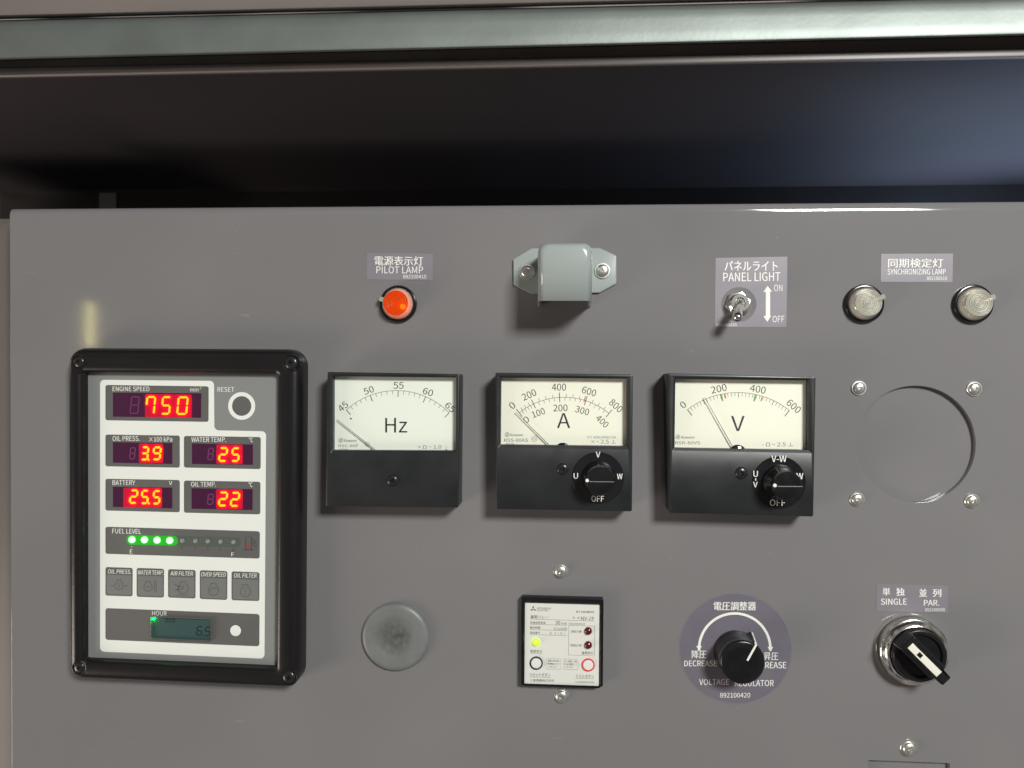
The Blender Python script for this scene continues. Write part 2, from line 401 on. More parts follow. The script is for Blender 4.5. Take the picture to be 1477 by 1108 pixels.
# ------------------------------------------------------------------ the cabinet round it
rail = thing('cabinet_rail', 'blurred dark rail with grey padded strip across top of photo', 'cabinet rail', (0, 150, 85))
def strip(name, rows, m, parent, x0=-90, x1=1570, thick=True):
    mb = MB(); L = []
    for x in (x0, x1):
        row = []
        for (yl, yr, h) in rows:
            y = yl+(yr-yl)*x/1477.0
            row.append((*Q(x, y, h), h))
        L.append(row)
    n = len(rows); pts = []; K = 24
    for k in range(K+1):
        t = k/K
        for i in range(n): pts.append(tuple(L[0][i][c]*(1-t)+L[1][i][c]*t for c in range(3)))
    F = [(k*n+i, k*n+i+1, (k+1)*n+i+1, (k+1)*n+i) for k in range(K) for i in range(n-1)]
    mb.add(pts, F, True)
    return mb.build(name, m, parent)
strip('upper_rail', [(-140, -175, 60), (-120, -155, 92), (14, -20, 93), (22, -13, 92), (26, -9, 88), (28, -7, 80)], RAILP, rail)
strip('seal_strip', [(29, -5, 78), (31, -3, 90), (34, 0.5, 93.2), (38, 4, 94.2), (50, 16, 94.9), (66, 32, 95.6), (79, 44, 96.0), (83, 48, 95.8), (85, 50, 94.8), (86, 51, 92), (86.3, 51.3, 80)], SEAL, rail)
strip('recessed_channel', [(86, 51, 79.5), (87.5, 53, 82), (97, 70, 83), (98, 71, 84.2)], DARKRUB, rail)
strip('lip', [(98, 71, 84.5), (99, 72, 86), (103, 75.5, 86.3), (108.5, 80.0, 86.2)], LIPP, rail)
strip('lip_edge', [(108.5, 80.0, 86.2), (109.6, 81.0, 87.0), (111.2, 82.4, 86.6), (112.4, 83.6, 84.5), (113, 84.5, 78)], RAILP, rail)
def level_row(xl, y, h): return (*Q(xl, y, h), h)
mb = MB(); NX, NH = 20, 10; pts = []
a0, a1 = Q(-90, 113-(-90)*(-28.5)/1477*-1, 80), Q(1570, 84.3, 80)
zl, zr = Q(0, 113, 80)[1], Q(1477, 84.5, 80)[1]
def zc(x): return zl+(zr-zl)*(x+270)/540.0
for j in range(NH+1):
    h = 82-j*(242/NH)
    for i in range(NX+1):
        x = -460+i*46; pts.append((x, zc(x)+1.0, h))
mb.add(pts, [(j*(NX+1)+i, (j+1)*(NX+1)+i, (j+1)*(NX+1)+i+1, j*(NX+1)+i+1) for j in range(NH) for i in range(NX)])
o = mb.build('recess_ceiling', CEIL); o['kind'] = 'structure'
mb = MB(); mb.add([(-460, -300, -158), (460, -300, -158), (460, 190, -158), (-460, 190, -158)], [(0, 1, 2, 3)])
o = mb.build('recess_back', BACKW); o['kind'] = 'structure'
mb = MB(); mb.add([(-460, -420, -22), (-303.5, -420, -22), (-303.5, 101, -22), (-460, 101, -22), (-460, 101, -150), (-303.5, 101, -150)],
                  [(0, 1, 2, 3), (3, 2, 5, 4)])
p = mb.build('cabinet_post', POSTP)
tag(p, 'narrow strip of cabinet wall beyond the panel left edge', 'cabinet post')
# pale patch standing far back in the recess
mb = MB(); mb.slab([Q(143, 274, -157), Q(167, 273, -157), Q(167, 300, -157), Q(143, 300, -157)], -157.6, -157)
tag(mb.build('pale_patch', mat('pale_matte', (0.30, 0.29, 0.28), 0.6)), 'small pale patch in the dark recess above panel', 'sticker')

# ------------------------------------------------------------------ screws
def cross_cut(mesh_mb, r, depth, top, w):
    """cut a cross recess into a screw head with a boolean, giving one mesh"""
    me = bpy.data.meshes.new('h'); me.from_pydata(mesh_mb.v, [], mesh_mb.f); me.update()
    ob = bpy.data.objects.new('h', me); C.objects.link(ob)
    c = MB(); a, b = r, w/2
    P = [(a, -b), (a, b), (b, b), (b, a), (-b, a), (-b, b), (-a, b), (-a, -b), (-b, -b), (-b, -a), (b, -a), (b, -b)]
    k = 0.45
    P2 = [(x*k if abs(x) > b else x*0.8, y*k if abs(y) > b else y*0.8) for x, y in P]
    c.loft([lift(P2, top-depth), lift(P, top+1)], True, True)
    m2 = bpy.data.meshes.new('c'); m2.from_pydata(c.v, [], c.f); m2.update()
    o2 = bpy.data.objects.new('c', m2); C.objects.link(o2)
    md = ob.modifiers.new('b', 'BOOLEAN'); md.object = o2; md.operation = 'DIFFERENCE'; md.solver = 'EXACT'
    bpy.context.view_layer.update()
    r_ = bpy.data.meshes.new_from_object(ob.evaluated_get(bpy.context.evaluated_depsgraph_get()))
    out = MB(); out.v = [tuple(v.co) for v in r_.vertices]; out.f = [tuple(p.vertices) for p in r_.polygons]; out.sm = [True]*len(out.f)
    bpy.data.objects.remove(ob); bpy.data.objects.remove(o2)
    return out
def head(r, h):
    m = MB(); prof = [(r*0.98, -0.6), (r, 0), (r, h*0.25)]
    for k in range(1, 7): 
        a = math.pi/2*k/7; prof.append((r*math.cos(a)**0.75, h*0.25+h*0.75*math.sin(a)))
    prof.append((r*0.1, h)); m.lathe(0, 0, prof, 32)
    m.f.append(tuple(reversed(range(32)))); m.sm.append(False)
    return cross_cut(m, r*0.62, h*0.75, h, r*0.26)
HEAD = head(1.0, 0.55)
def place(proto, cu, cv, h, s, rot):
    m = MB(); c, sn = math.cos(rot), math.sin(rot)
    m.v = [((x*c-y*sn)*s+cu, (x*sn+y*c)*s+cv, z*s+h) for x, y, z in proto.v]; m.f = proto.f; m.sm = proto.sm
    return m
def screw(parent, px, py, h, r, m, washer=None, wm=None):
    """a cross-head screw, with its washer as a part of it"""
    cu, cv = Q(px, py, h+r*0.4)
    s = place(HEAD, cu, cv, h+(0.9 if washer else 0.0), r, random.uniform(0, 1.5)).build('screw', m, parent)
    if washer:
        w = MB(); w.lathe(cu, cv, [(washer, h), (washer, h+0.55), (washer-0.25, h+0.85), (r*0.8, h+0.9)], 40)
        w.build('washer', wm or m, s)
    return s

# ------------------------------------------------------------------ label plates
def sticker(name, label, Z, quad, lines, r=0.3, group='printed labels on the panel', extra=None, film=STICK):
    h = 0.18; q = [Z.q(x, y, h) for x, y in quad]
    c = (sum(p[0] for p in q)/4, sum(p[1] for p in q)/4)
    t = thing(name, label, 'label', (c[0], c[1], 0), group)
    MB().slab(roundpoly(q, r, 3), 0.0, h).build('film', film, t)
    m = MB()
    for (body, box, *kw) in lines: m.text(body, Z, box, h+0.05, **(kw[0] if kw else {}))
    if extra: extra(m, h+0.05)
    m.build('lettering', INKW, t)
    return t
ZP = Zoom(500, 340, 7.9125)
sticker('label_plate', 'grey label reading PILOT LAMP above the orange lamp', ZP, [(230, 195), (985, 205), (982, 512), (228, 500)],
        [('電源表示灯', (318, 232, 872, 338), dict(bold=0.012, slope=0.01)), ('PILOT LAMP', (340, 350, 872, 430), dict(slope=0.004)), ('892100410', (645, 447, 908, 489), dict(bold=0.01))])
ZL = Zoom(1010, 350, 7.913)
def arrow(m, h):
    for pts in ([(748, 555), (798, 555), (798, 842), (748, 842)], [(768, 493), (820, 560), (720, 566)], [(765, 905), (720, 838), (810, 834)]):
        m.poly([ZL.q(x, y, h) for x, y in pts], h + (0.0 if len(pts) == 4 else 0.006))
sq = sticker('label_plate', 'square grey label reading PANEL LIGHT with arrow beside toggle switch', ZL, [(175, 175), (995, 160), (985, 965), (165, 965)],
        [('パネルライト', (278, 210, 885, 322), dict(bold=0.015)), ('PANEL LIGHT', (262, 343, 915, 445), dict(bold=0.012, slope=-0.01)), ('ON', (842, 480, 938, 556)), ('OFF', (826, 835, 960, 910)),
         ('892100430', (182, 922, 415, 955))], extra=arrow)
ZS = Zoom(1200, 350, 5.681)
sticker('label_plate', 'grey label reading SYNCHRONIZING LAMP between the two clear lamps', ZS, [(403, 92), (993, 90), (988, 325), (398, 322)],
        [('同期検定灯', (460, 130, 912, 205), dict(bold=0.012)), ('SYNCHRONIZING LAMP', (455, 215, 932, 262), dict(bold=0.015)), ('892100610', (778, 278, 942, 307), dict(bold=0.01))])
ZK = Zoom(1230, 830, 5.832)
sticker('label_plate', 'grey label reading SINGLE and PAR. above selector switch', ZK, [(200, 72), (805, 85), (802, 315), (198, 300)],
        [('単', (250, 105, 315, 170), dict(bold=0.02)), ('独', (365, 105, 437, 172), dict(bold=0.02)), ('並', (558, 112, 625, 178), dict(bold=0.02)), ('列', (672, 115, 745, 182), dict(bold=0.02)),
         ('SINGLE', (237, 195, 455, 247), dict(bold=0.025)), ('PAR.', (598, 207, 728, 255), dict(bold=0.025)), ('892100600', (608, 276, 775, 303), dict(bold=0.01))])
ZR = Zoom(960, 840, 5.832)
cu, cv, rr = ZR.circ(588, 558, 476, 0.15)
t = thing('dial_label', 'round purple grey VOLTAGE REGULATOR label with curved arrow behind black knob', 'label', (cu, cv, 0), 'printed labels on the panel')
MB().lathe(cu, cv, [(rr, 0), (rr, 0.18)], 96).build('film', STICKD, t)
MB().ring(cu, cv, rr-0.05, rr-0.35, 0.21, 96).build('edge_line', STICK, t)
m = MB(); h = 0.23
for (b, box, k) in [('電圧調整器', (405, 163, 762, 236), dict(bold=0.02)), ('降圧', (220, 572, 343, 640), dict(bold=0.012)), ('DECREASE', (157, 658, 433, 707), dict(bold=0.02)),
                    ('昇圧', (826, 590, 948, 655), dict(bold=0.012)), ('INCREASE', (738, 670, 1015, 724), dict(bold=0.02)), ('VOLTAGE', (283, 815, 535, 864), dict(bold=0.012)),
                    ('REGULATOR', (582, 822, 910, 874), dict(bold=0.012)), ('892100420', (458, 930, 712, 970), dict(bold=0.01))]:
    m.text(b, ZR, box, h, **k)
arc = []
for i in range(41):
    a = R(183-186*i/40); arc.append(ZR.q(582+300*math.cos(a), 560-298*math.sin(a), h))
m.stroke(arc, 1.45, h)
for (x, y) in ((282, 548), (882, 556)):
    m.poly([ZR.q(x-24, y-12, h), ZR.q(x+24, y-12, h), ZR.q(x, y+26, h)], h+0.006)
m.build('lettering', INKW, t)

# ------------------------------------------------------------------ regulator knob
kh = 17.0; fu, fv = ZR.q(650, 676, kh); bu, bv = fu, fv
t = thing('regulator_knob', 'tall round black knob with white pointer line on voltage regulator dial', 'knob', (bu, bv, 0.2))
m = MB()
fr = ZR.circ(650, 676, 189, kh)[2]
m.lathe(bu, bv, [(fr*1.03, 0.2), (fr*1.045, 1.0), (fr*1.035, 2.2), (fr*1.015, 3.5), (fr*1.01, 8), (fr*1.005, kh-1.6), (fr*0.99, kh-0.8), (fr*0.95, kh-0.25), (fr*0.90, kh), (fr*0.55, kh-0.25), (0.2, kh-0.35)], 64)
m.build('body', KNOBB, t)
pa = math.atan2(ZR.q(765, 520, kh)[1]-fv, ZR.q(765, 520, kh)[0]-fu)
d = Vector((math.cos(pa), math.sin(pa))); n_ = Vector((-d.y, d.x))
def kp(a, b, h): return (bu+d.x*a+n_.x*b, bv+d.y*a+n_.y*b, h)
m = MB(); m.loft([[kp(fr*0.98, -2.4, 2), kp(fr*1.20, -0.9, 2), kp(fr*1.20, 0.9, 2), kp(fr*0.98, 2.4, 2)], [kp(fr*0.95, -1.8, kh-2), kp(fr*1.04, -0.7, kh-2), kp(fr*1.04, 0.7, kh-2), kp(fr*0.95, 1.8, kh-2)]])
m.build('pointer', KNOBB, t)
m = MB()
e0, e1 = Vector(ZR.q(765, 520, kh)), Vector(ZR.q(688, 658, kh))
m.slab([tuple(e0+n_*0.55), tuple(e1+n_*0.55), tuple(e1-n_*0.55), tuple(e0-n_*0.55)], kh-0.4, kh+0.12)
m.loft([[kp(fr*1.23, -0.55, 2.2), kp(fr*1.23, 0.55, 2.2), kp(fr*1.1, 0.55, 2.2), kp(fr*1.1, -0.55, 2.2)], [kp(fr*1.07, -0.5, kh-2), kp(fr*1.07, 0.5, kh-2), kp(fr*1.0, 0.5, kh-1.6), kp(fr*1.0, -0.5, kh-1.6)]])
m.build('pointer_line', INKW, t)

# ------------------------------------------------------------------ pilot and synchronizing lamps
def lamp(px, py, label, cat, lens, core, tab_ang, name, group=None, glow=None, spot=None):
    cu, cv = Q(px, py, 1.5)
    t = thing(name, label, cat, (cu, cv, 0), group)
    rb = 11.0
    MB().lathe(cu, cv, [(rb, 0), (rb, 1.9), (rb-0.4, 2.6), (rb-1.0, 2.8), (rb-1.4, 2.8), (rb-1.5, 2.0), (0.1, 2.0)], 64).build('bezel', GLOSSB, t)
    m = MB(); n = 120
    m.lathe(cu, cv, [(rb-1.6, 2.0), (rb-1.6, 3.4), (rb-1.9, 4.2), (rb-2.7, 6.0), (rb-3.3, 6.7)], n, False, knurl=(0, 3, -0.05))
    m.lathe(cu, cv, [(rb-3.3, 6.7), (rb-3.7, 7.1), (rb-3.75, 8.2)], n, False)
    a = tab_ang; dx, dy = math.cos(a), math.sin(a)
    def tp(r, s, h): return (cu+dx*r-dy*s, cv+dy*r+dx*s, h)
    m.loft([[tp(rb-2.4, -1.5, 3.2), tp(rb-0.2, -1.4, 3.2), tp(rb-0.2, 1.4, 3.2), tp(rb-2.4, 1.5, 3.2)], [tp(rb-3.0, -1.4, 6.6), tp(rb-0.6, -1.2, 6.2), tp(rb-0.6, 1.2, 6.2), tp(rb-3.0, 1.4, 6.6)]], True)
    m.build('rim', RIMC, t)
    prof = [(rb-3.75, 8.2)]; r0_ = rb-3.95; N = 9                     # stepped rings of a small fresnel lens
    for k in range(N):
        ra = r0_*(1-k/N); rc = r0_*(1-(k+1)/N)
        prof += [(ra, 8.0), (ra-0.30, 8.55), (max(rc+0.12, 0.06), 8.05)]
    MB().lathe(cu, cv, prof, 72).build('lens', lens, t)
    MB().lathe(cu, cv, [(rb-2.2, 2.0), (rb-2.6, 3.0), (4.2, 3.4), (0.1, 3.2)], 48).build('reflector', core, t)
    if glow:
        su, sv = spot
        MB().lathe(cu+su, cv+sv, [(1.5, 3.3), (1.5, 5.2), (1.1, 6.2), (0.1, 6.6)], 20).build('bulb', glow, t)
    else:
        MB().lathe(cu, cv, [(2.0, 3.3), (2.0, 5.0), (1.3, 6.2), (0.1, 6.6)], 20).build('bulb', REFLECT, t)
    return t
lamp(574.2, 438.6, 'glowing orange pilot lamp in black bezel', 'pilot lamp', LENSO, BULBO, R(165), 'pilot_lamp', None, BULBY, (3.4, -1.8))
G = 'clear synchronizing lamps'
lamp(1246.5, 438.2, 'clear unlit synchronizing lamp on the left below its label', 'indicator lamp', LENSC, REFLECT, R(22), 'synchronizing_lamp', G)
lamp(1403.6, 438.6, 'clear unlit synchronizing lamp nearest the right photo edge', 'indicator lamp', LENSC, REFLECT, R(22), 'synchronizing_lamp', G)

# ------------------------------------------------------------------ panel lamp hood
ZD = Zoom(710, 320, 6.519)
HH = 35.0
c0 = ZD.q(685, 460, HH)
t = thing('lamp_hood', 'pale blue grey lamp hood with octagonal flanges screwed to panel', 'lamp hood', (c0[0], c0[1], 0))
fl_ = [(197, 352), (370, 248), (1010, 245), (1168, 318), (1168, 582), (1008, 668), (365, 676), (200, 592)]
m = MB(); m.slab(roundpoly([ZD.q(x, y, 2.2) for x, y in fl_], 0.8, 3), 0.0, 2.2, 0.6); m.build('flange', HOODP, t)
L_, T_ = ZD.q(428, 184, HH); R_, B_ = ZD.q(940, 742, HH)
def hood_loop(i, h, r):
    o = [(L_+i, B_)]
    o += [(R_-i, B_)]
    cx_, cy_ = R_-i-r, T_-i*1.0-r
    for k in range(9): a = math.pi/2*k/8; o.append((cx_+r*math.cos(a), cy_+r*math.sin(a)))
    cx_ = L_+i+r
    for k in range(9): a = math.pi/2+math.pi/2*k/8; o.append((cx_+r*math.cos(a), cy_+r*math.sin(a)))
    return lift(o, h)
m = MB(); br = 6.0; LP = [hood_loop(-0.8, 1.2, 5), hood_loop(-0.5, 2.4, 5), hood_loop(0, 4, 5), hood_loop(0, HH-br, 5)]
for k in range(1, 7):
    a = math.pi/2*k/6; i = br*(1-math.cos(a)); LP.append(hood_loop(i*0.62, HH-br+br*math.sin(a), 5))
m.loft(LP, False, True, skip=(0,))
ob = m.build('hood', HOODP, t)
sm_ = ob.modifiers.new('wall', 'SOLIDIFY'); sm_.thickness = 0.0012; sm_.offset = -1
for (x, y) in ((325, 466), (1038, 458)):
    px, py = ZD.px(x, y); screw(t, px, py, 2.2, 3.6, ZINC, 4.7, ZINC)

# ------------------------------------------------------------------ toggle switch
cu, cv = ZL.q(442, 705, 0.3)
t = thing('toggle_switch', 'small chrome toggle switch pushed down to OFF', 'switch', (cu, cv, 0.2))
MB().lathe(cu, cv, [(9.9, 0.18), (9.9, 0.34), (6, 0.36)], 56).build('washer', PLATE, t)
nu, nv = ZL.q(430, 700, 1.5)
m = MB(); hx = circ(nu, nv, 7.6, 6, R(12)); m.slab(roundpoly(hx, 0.6, 3), 0.36, 2.8, 0.5); m.build('nut', CHROME, t)
m = MB(); pr = [(5.4, 2.6)]
for k in range(7): pr += [(5.4, 3.0+k*0.5), (5.1, 3.25+k*0.5)]
pr += [(5.2, 6.8), (4.9, 7.2), (3.2, 7.2), (2.6, 6.2), (0.1, 6.2)]
m.lathe(nu, nv, pr, 40); m.build('bushing', CHROME, t)
tipu, tipv = ZL.q(424, 850, 17)
m = MB(); P0 = Vector((nu, nv, 5.5)); P1 = Vector((tipu, tipv, 17.0)); pts = []; rad = []
for k in range(9): f = k/8; pts.append(P0.lerp(P1, f)); rad.append(2.1+0.7*f)
dr = (P1-P0).normalized()
for k in range(1, 6): a = math.pi/2*k/5.3; pts.append(P1+dr*2.8*math.sin(a)); rad.append(2.8*math.cos(a))
m.tube(pts, rad, 20); m.build('lever', CHROME, t)

# ------------------------------------------------------------------ blanking plate behind the round hole, and the lower cover
t = thing('blanking_plate', 'grey blanking plate behind the round hole, held by four screws', 'plate', (hu, hv, -3.1))
MB().slab(roundpoly([(hu-44, hv-42), (hu+44, hv-42), (hu+44, hv+42), (hu-44, hv+42)], 2, 3), -4.6, -3.15, 0.2).build('plate', PLATE, t)
for (x, y) in ((200, 150), (1040, 155), (187, 960), (1025, 972)):
    px, py = ZH.px(x, y); screw(t, px, py, 0.02, 3.4, ZINC, 4.3, ZINC)
ZB = Zoom(1220, 1040, 7.385)
c0 = Q(1311, 1125, -3)
t = thing('cover_plate', 'grey plate behind rectangular cutout at bottom edge with screw above', 'plate', (c0[0], c0[1], -3.1))
MB().slab([Q(1235, 1085, -3), Q(1390, 1085, -3), Q(1390, 1165, -3), Q(1235, 1165, -3)], -4.6, -3.15, 0.2).build('plate', PLATE, t)
screw(t, 1312.5, 1081, 0.02, 3.9, ZINC, 5.0, ZINC)

# ------------------------------------------------------------------ rubber plug
def smudge(m, radius, dark):
    t_ = m.node_tree; b = t_.nodes['Principled BSDF']; src = b.inputs['Base Color'].links[0].from_socket
    g = t_.nodes.new('ShaderNodeTexCoord'); n = t_.nodes.new('ShaderNodeTexNoise'); n.inputs['Scale'].default_value = 330; n.inputs['Detail'].default_value = 2; n.inputs['Roughness'].default_value = 0.4
    t_.links.new(g.outputs['Object'], n.inputs['Vector'])
    ln_ = t_.nodes.new('ShaderNodeVectorMath'); ln_.operation = 'LENGTH'; t_.links.new(g.outputs['Object'], ln_.inputs[0])
    mr = t_.nodes.new('ShaderNodeMapRange'); mr.interpolation_type = 'SMOOTHSTEP'; mr.inputs[1].default_value = radius*0.15; mr.inputs[2].default_value = radius; mr.inputs[3].default_value = 1.25; mr.inputs[4].default_value = 0
    t_.links.new(ln_.outputs['Value'], mr.inputs[0])
    mu = t_.nodes.new('ShaderNodeMath'); mu.operation = 'MULTIPLY'; mu.use_clamp = True; t_.links.new(mr.outputs[0], mu.inputs[0]); t_.links.new(n.outputs['Fac'], mu.inputs[1])
    mx = t_.nodes.new('ShaderNodeMix'); mx.data_type = 'RGBA'; t_.links.new(mu.outputs[0], mx.inputs[0]); t_.links.new(src, mx.inputs[6]); mx.inputs[7].default_value = (*dark, 1)
    t_.links.new(mx.outputs[2], b.inputs['Base Color'])
smudge(RUBBERG, 0.0155, (0.045, 0.045, 0.04))
ZG = Zoom(480, 840, 6.925)
cu, cv, rr = ZG.circ(625, 548, 336, 2)
m = MB()
m.lathe(cu, cv, [(rr*0.985, 0), (rr*1.0, 0.5), (rr*1.0, 1.5), (rr*0.985, 2.2), (rr*0.95, 2.9), (rr*0.88, 3.4), (rr*0.80, 3.45), (rr*0.70, 3.15), (rr*0.66, 3.2), (rr*0.62, 2.9), (rr*0.4, 2.3), (rr*0.2, 2.0), (0.1, 1.95)], 72)
tag(m.build('rubber_plug', RUBBERG, None, (cu/1000, 0, cv/1000)), 'round grey rubber plug with smudged middle below left meter', 'plug')

# ------------------------------------------------------------------ meters
def circle3(a, b, c):
    ax, ay = a; bx, by = b; cx, cy = c
    d = 2*(ax*(by-cy)+bx*(cy-ay)+cx*(ay-by))
    ux = ((ax*ax+ay*ay)*(by-cy)+(bx*bx+by*by)*(cy-ay)+(cx*cx+cy*cy)*(ay-by))/d
    uy = ((ax*ax+ay*ay)*(cx-bx)+(bx*bx+by*by)*(ax-cx)+(cx*cx+cy*cy)*(bx-ax))/d
    return ux, uy, math.hypot(ax-ux, ay-uy)
HM, HD = 17.0, 11.5                           # front of the case, dial
HP = HD+0.06
def arc_angles(Z, pts, cen):                   # image angle of each major mark about the arc's centre
    return [math.atan2(-(y-cen[1]), x-cen[0]) for x, y in pts]
def meter(name, label, Z, front, open_o, open_i, dialm, zoff=None):
    q = [Q(x, y, HM) for x, y in front]; c = (sum(p[0] for p in q)/4, sum(p[1] for p in q)/4)
    t = thing(name, label, 'meter', (c[0], c[1], 0), 'square black panel meters')
    o = roundpoly(q, 1.0, 3)
    N = 4
    oo = roundpoly([Z.q(x, y, HM) for x, y in open_o], 0.35, 3); oi = roundpoly([Z.q(x, y, HM-0.9) for x, y in open_i], 0.35, 3)
    m = MB(); o = ccw(o); oo = ccw(oo); oi = ccw(oi)
    m.loft([lift(o, 0.0), lift(o, HM-0.7), lift(inset(o, 0.2), HM-0.2), lift(inset(o, 0.6), HM), lift(oo, HM), lift(inset(oo, 0.12), HM-0.06), lift(oi, HM-0.9), lift(oi, HD-0.4)], False, False)
    m.build('case', METERP, t)
    m = MB(); m.poly(inset(oi, -0.3), HD); dial = m.build('dial', dialm, t)
    m = MB(); m.slab(inset(oi, 0.02), HM-3.6, HM-2.9); m.build('window', CLEARP, t)
    return t, dial
def scale_ticks(Z, cen, rad, angs, nsub, r_in_major, r_out_major, r_in_minor, r_out_minor, h, m, wmaj, wmin, arcw=0.22):
    """arc, major and minor marks; everything in the Zoom frame then laid on the dial"""
    def P(a, r): return Z.q(cen[0]+r*math.cos(a), cen[1]-r*math.sin(a), h)
    if arcw:
        pts = []
        for k in range(61): pts.append(P(angs[0]+(angs[-1]-angs[0])*k/60, rad))
        m.stroke(pts, arcw, h+0.004)
    for i, a in enumerate(angs):
        m.stroke([P(a, rad+r_out_major), P(a, rad-r_in_major)], wmaj, h+0.008)
        if i < len(angs)-1:
            for k in range(1, nsub):
                b = a+(angs[i+1]-a)*k/nsub
                m.stroke([P(b, rad+r_out_minor), P(b, rad-r_in_minor)], wmin, h)
def needle(t, Z, a, b, h):
    A, B = Z.q(*a, h), Z.q(*b, h); d = (Vector(B)-Vector(A)).normalized(); n = Vector((-d.y, d.x))
    A, B = Vector(A), Vector(B)
    m = MB(); m.slab([tuple(A+n*0.13), tuple(A-n*0.13), tuple(B-n*0.26), tuple(B+n*0.26)], h-0.15, h+0.15, cap0=True)
    return m.build('needle', NEEDLE, t)
def num(m, Z, s, c, w, hh, ang, h=HP, bold=0.0): m.text(s, Z, (c[0]-w/2, c[1]-hh/2, c[0]+w/2, c[1]+hh/2), h, ang=ang, bold=bold)
def logo(m, Z, c, r, h):
    cu, cv, rr = Z.circ(c[0], c[1], r, h); m.ring(cu, cv, rr, rr*0.86, h, 28); m.ring(cu, cv, rr*0.58, rr*0.40, h, 20)
    m.stroke([(cu-rr*0.2, cv-rr*0.5), (cu+rr*0.5, cv+rr*0.55)], rr*0.14, h+0.006)
def stamp(m, Z, c, r, h):
    cu, cv, rr = Z.circ(c[0], c[1], r, h); m.ring(cu, cv, rr, rr*0.88, h, 28); m.text('PS', Z, (c[0]-r*0.55, c[1]-r*0.35, c[0]+r*0.55, c[1]+r*0.35), h)

# frequency meter
Z = Zoom(450, 520, 6.154)
t, dial = meter('frequency_meter', 'square black Hz meter with plain lower half, no knob', Z, [(472, 536.5), (662.8, 539.5), (661, 732.8), (469.5, 730.5)],
          [(168, 122), (1292, 140), (1290, 826), (166, 824)], [(183, 140), (1279, 152), (1277, 801), (181, 797)], DIALH)
m = MB()
cen3 = circle3((305, 440), (765, 268), (1218, 465)); cen = cen3[:2]; rad = cen3[2]
an = arc_angles(Z, [(305, 440), (518, 313), (765, 268), (1008, 325), (1218, 465)], cen)
scale_ticks(Z, cen, rad, an, 5, 56, 0, 32, 0, HP, m, 0.40, 0.22)
for s, c, w, hh, a in (('45', (275, 410), 88, 58, 41), ('50', (503, 265), 90, 58, 20), ('55', (768, 222), 92, 58, 0), ('60', (1030, 280), 90, 58, -18), ('65', (1226, 416), 88, 58, -42)): num(m, Z, s, c, w, hh, a)
m.text('Hz', Z, (650, 510, 845, 640), HP, bold=-0.004)
m.poly([Z.q(335, 508, HP), Z.q(357, 515, HP), Z.q(343, 527, HP)], HP)
m.build('scale', INKB, dial)
m = MB(); logo(m, Z, (255, 708), 21, HP); m.text('Kuwano', Z, (281, 699, 396, 724), HP, bold=0.02, shear=0.25); m.text('RSC-80F', Z, (235, 746, 410, 770), HP)
m.text('JAPAN', Z, (235, 783, 318, 798), HP); stamp(m, Z, (490, 744), 22, HP); m.build('maker_mark', INKF, dial); m = MB(); m.text('< Ω ~ 1.0', Z, (940, 752, 1148, 783), HP); m.text('⊥', Z, (1178, 757, 1205, 795), HP)
m.build('rating_print', INKF, dial)
needle(t, Z, (222, 525), (575, 806), 13.1)
screw(t, 565.9, 693.5, HM-0.5, 3.3, BLKSCR)

# ammeter
Z = Zoom(690, 520, 6.154)
t, dial = meter('ammeter', 'square black A meter with selector knob, between two other meters', Z, [(714.5, 537.5), (913, 540.2), (911.7, 738), (715.3, 734.6)],
          [(178, 136), (1334, 148), (1336, 792), (170, 776)], [(201, 152), (1320, 162), (1318, 762), (196, 748)], DIALP)
m = MB()
cen3 = circle3((363, 465), (721, 328), (1160, 470)); cen = cen3[:2]; rad = cen3[2]
an = arc_angles(Z, [(363, 465), (489, 385), (721, 328), (953, 358), (1160, 470)], cen)
scale_ticks(Z, cen, rad, an, 4, 42, 42, 0, 30, HP, m, 0.40, 0.22)
scale_ticks(Z, cen, rad, an, 5, 0, 0, 30, 0, HP+0.002, m, 0.2, 0.20, 0)
for s, c, w, hh, a in (('0', (300, 400), 42, 62, 40), ('200', (450, 305), 128, 62, 25), ('400', (715, 237), 126, 62, 0), ('600', (983, 275), 126, 62, -17), ('800', (1222, 402), 126, 62, -42),
                       ('0', (425, 525), 42, 58, 40), ('100', (533, 465), 115, 58, 20), ('200', (728, 422), 126, 60, 1), ('300', (922, 445), 122, 58, -16), ('400', (1100, 540), 120, 58, -43)): num(m, Z, s, c, w, hh, a)
m.text('A', Z, (698, 468, 815, 600), HP, bold=-0.002)
m.build('scale', INKB, dial)
m = MB(); a = an[3]+0.02
m.stroke([Z.q(cen[0]+(rad+38)*math.cos(a), cen[1]-(rad+38)*math.sin(a), HP), Z.q(cen[0]+(rad-14)*math.cos(a), cen[1]-(rad-14)*math.sin(a), HP)], 0.55, HP+0.012); m.build('red_mark', INKRED, dial)
m = MB(); logo(m, Z, (255, 658), 21, HP); m.text('Kuwano', Z, (281, 650, 396, 672), HP, bold=0.02, shear=0.25); m.text('RSS-80AS', Z, (230, 694, 441, 722), HP)
m.text('JAPAN', Z, (235, 733, 318, 746), HP); stamp(m, Z, (497, 695), 25, HP); m.build('maker_mark', INKF, dial); m = MB(); m.text('CT 400/800/5A', Z, (965, 671, 1225, 697), HP); m.text('< ~ 2.5 ⊥', Z, (1003, 703, 1220, 738), HP)
m.build('rating_print', INKF, dial)
needle(t, Z, (332, 458), (628, 752), 13.1)
m = MB(); cu, cv, rr = Z.circ(748, 798, 68, 12.6); m.lathe(cu, cv, [(rr, HD), (rr, 12.4), (rr*0.85, 12.9), (0.1, 13)], 40); m.build('pivot_cover', GLOSSB, t)
Z2 = Zoom(690, 600, 6.154)
screw(t, 690+748/6.154, 600+474/6.154, HM-0.5, 3.4, BLKSCR)
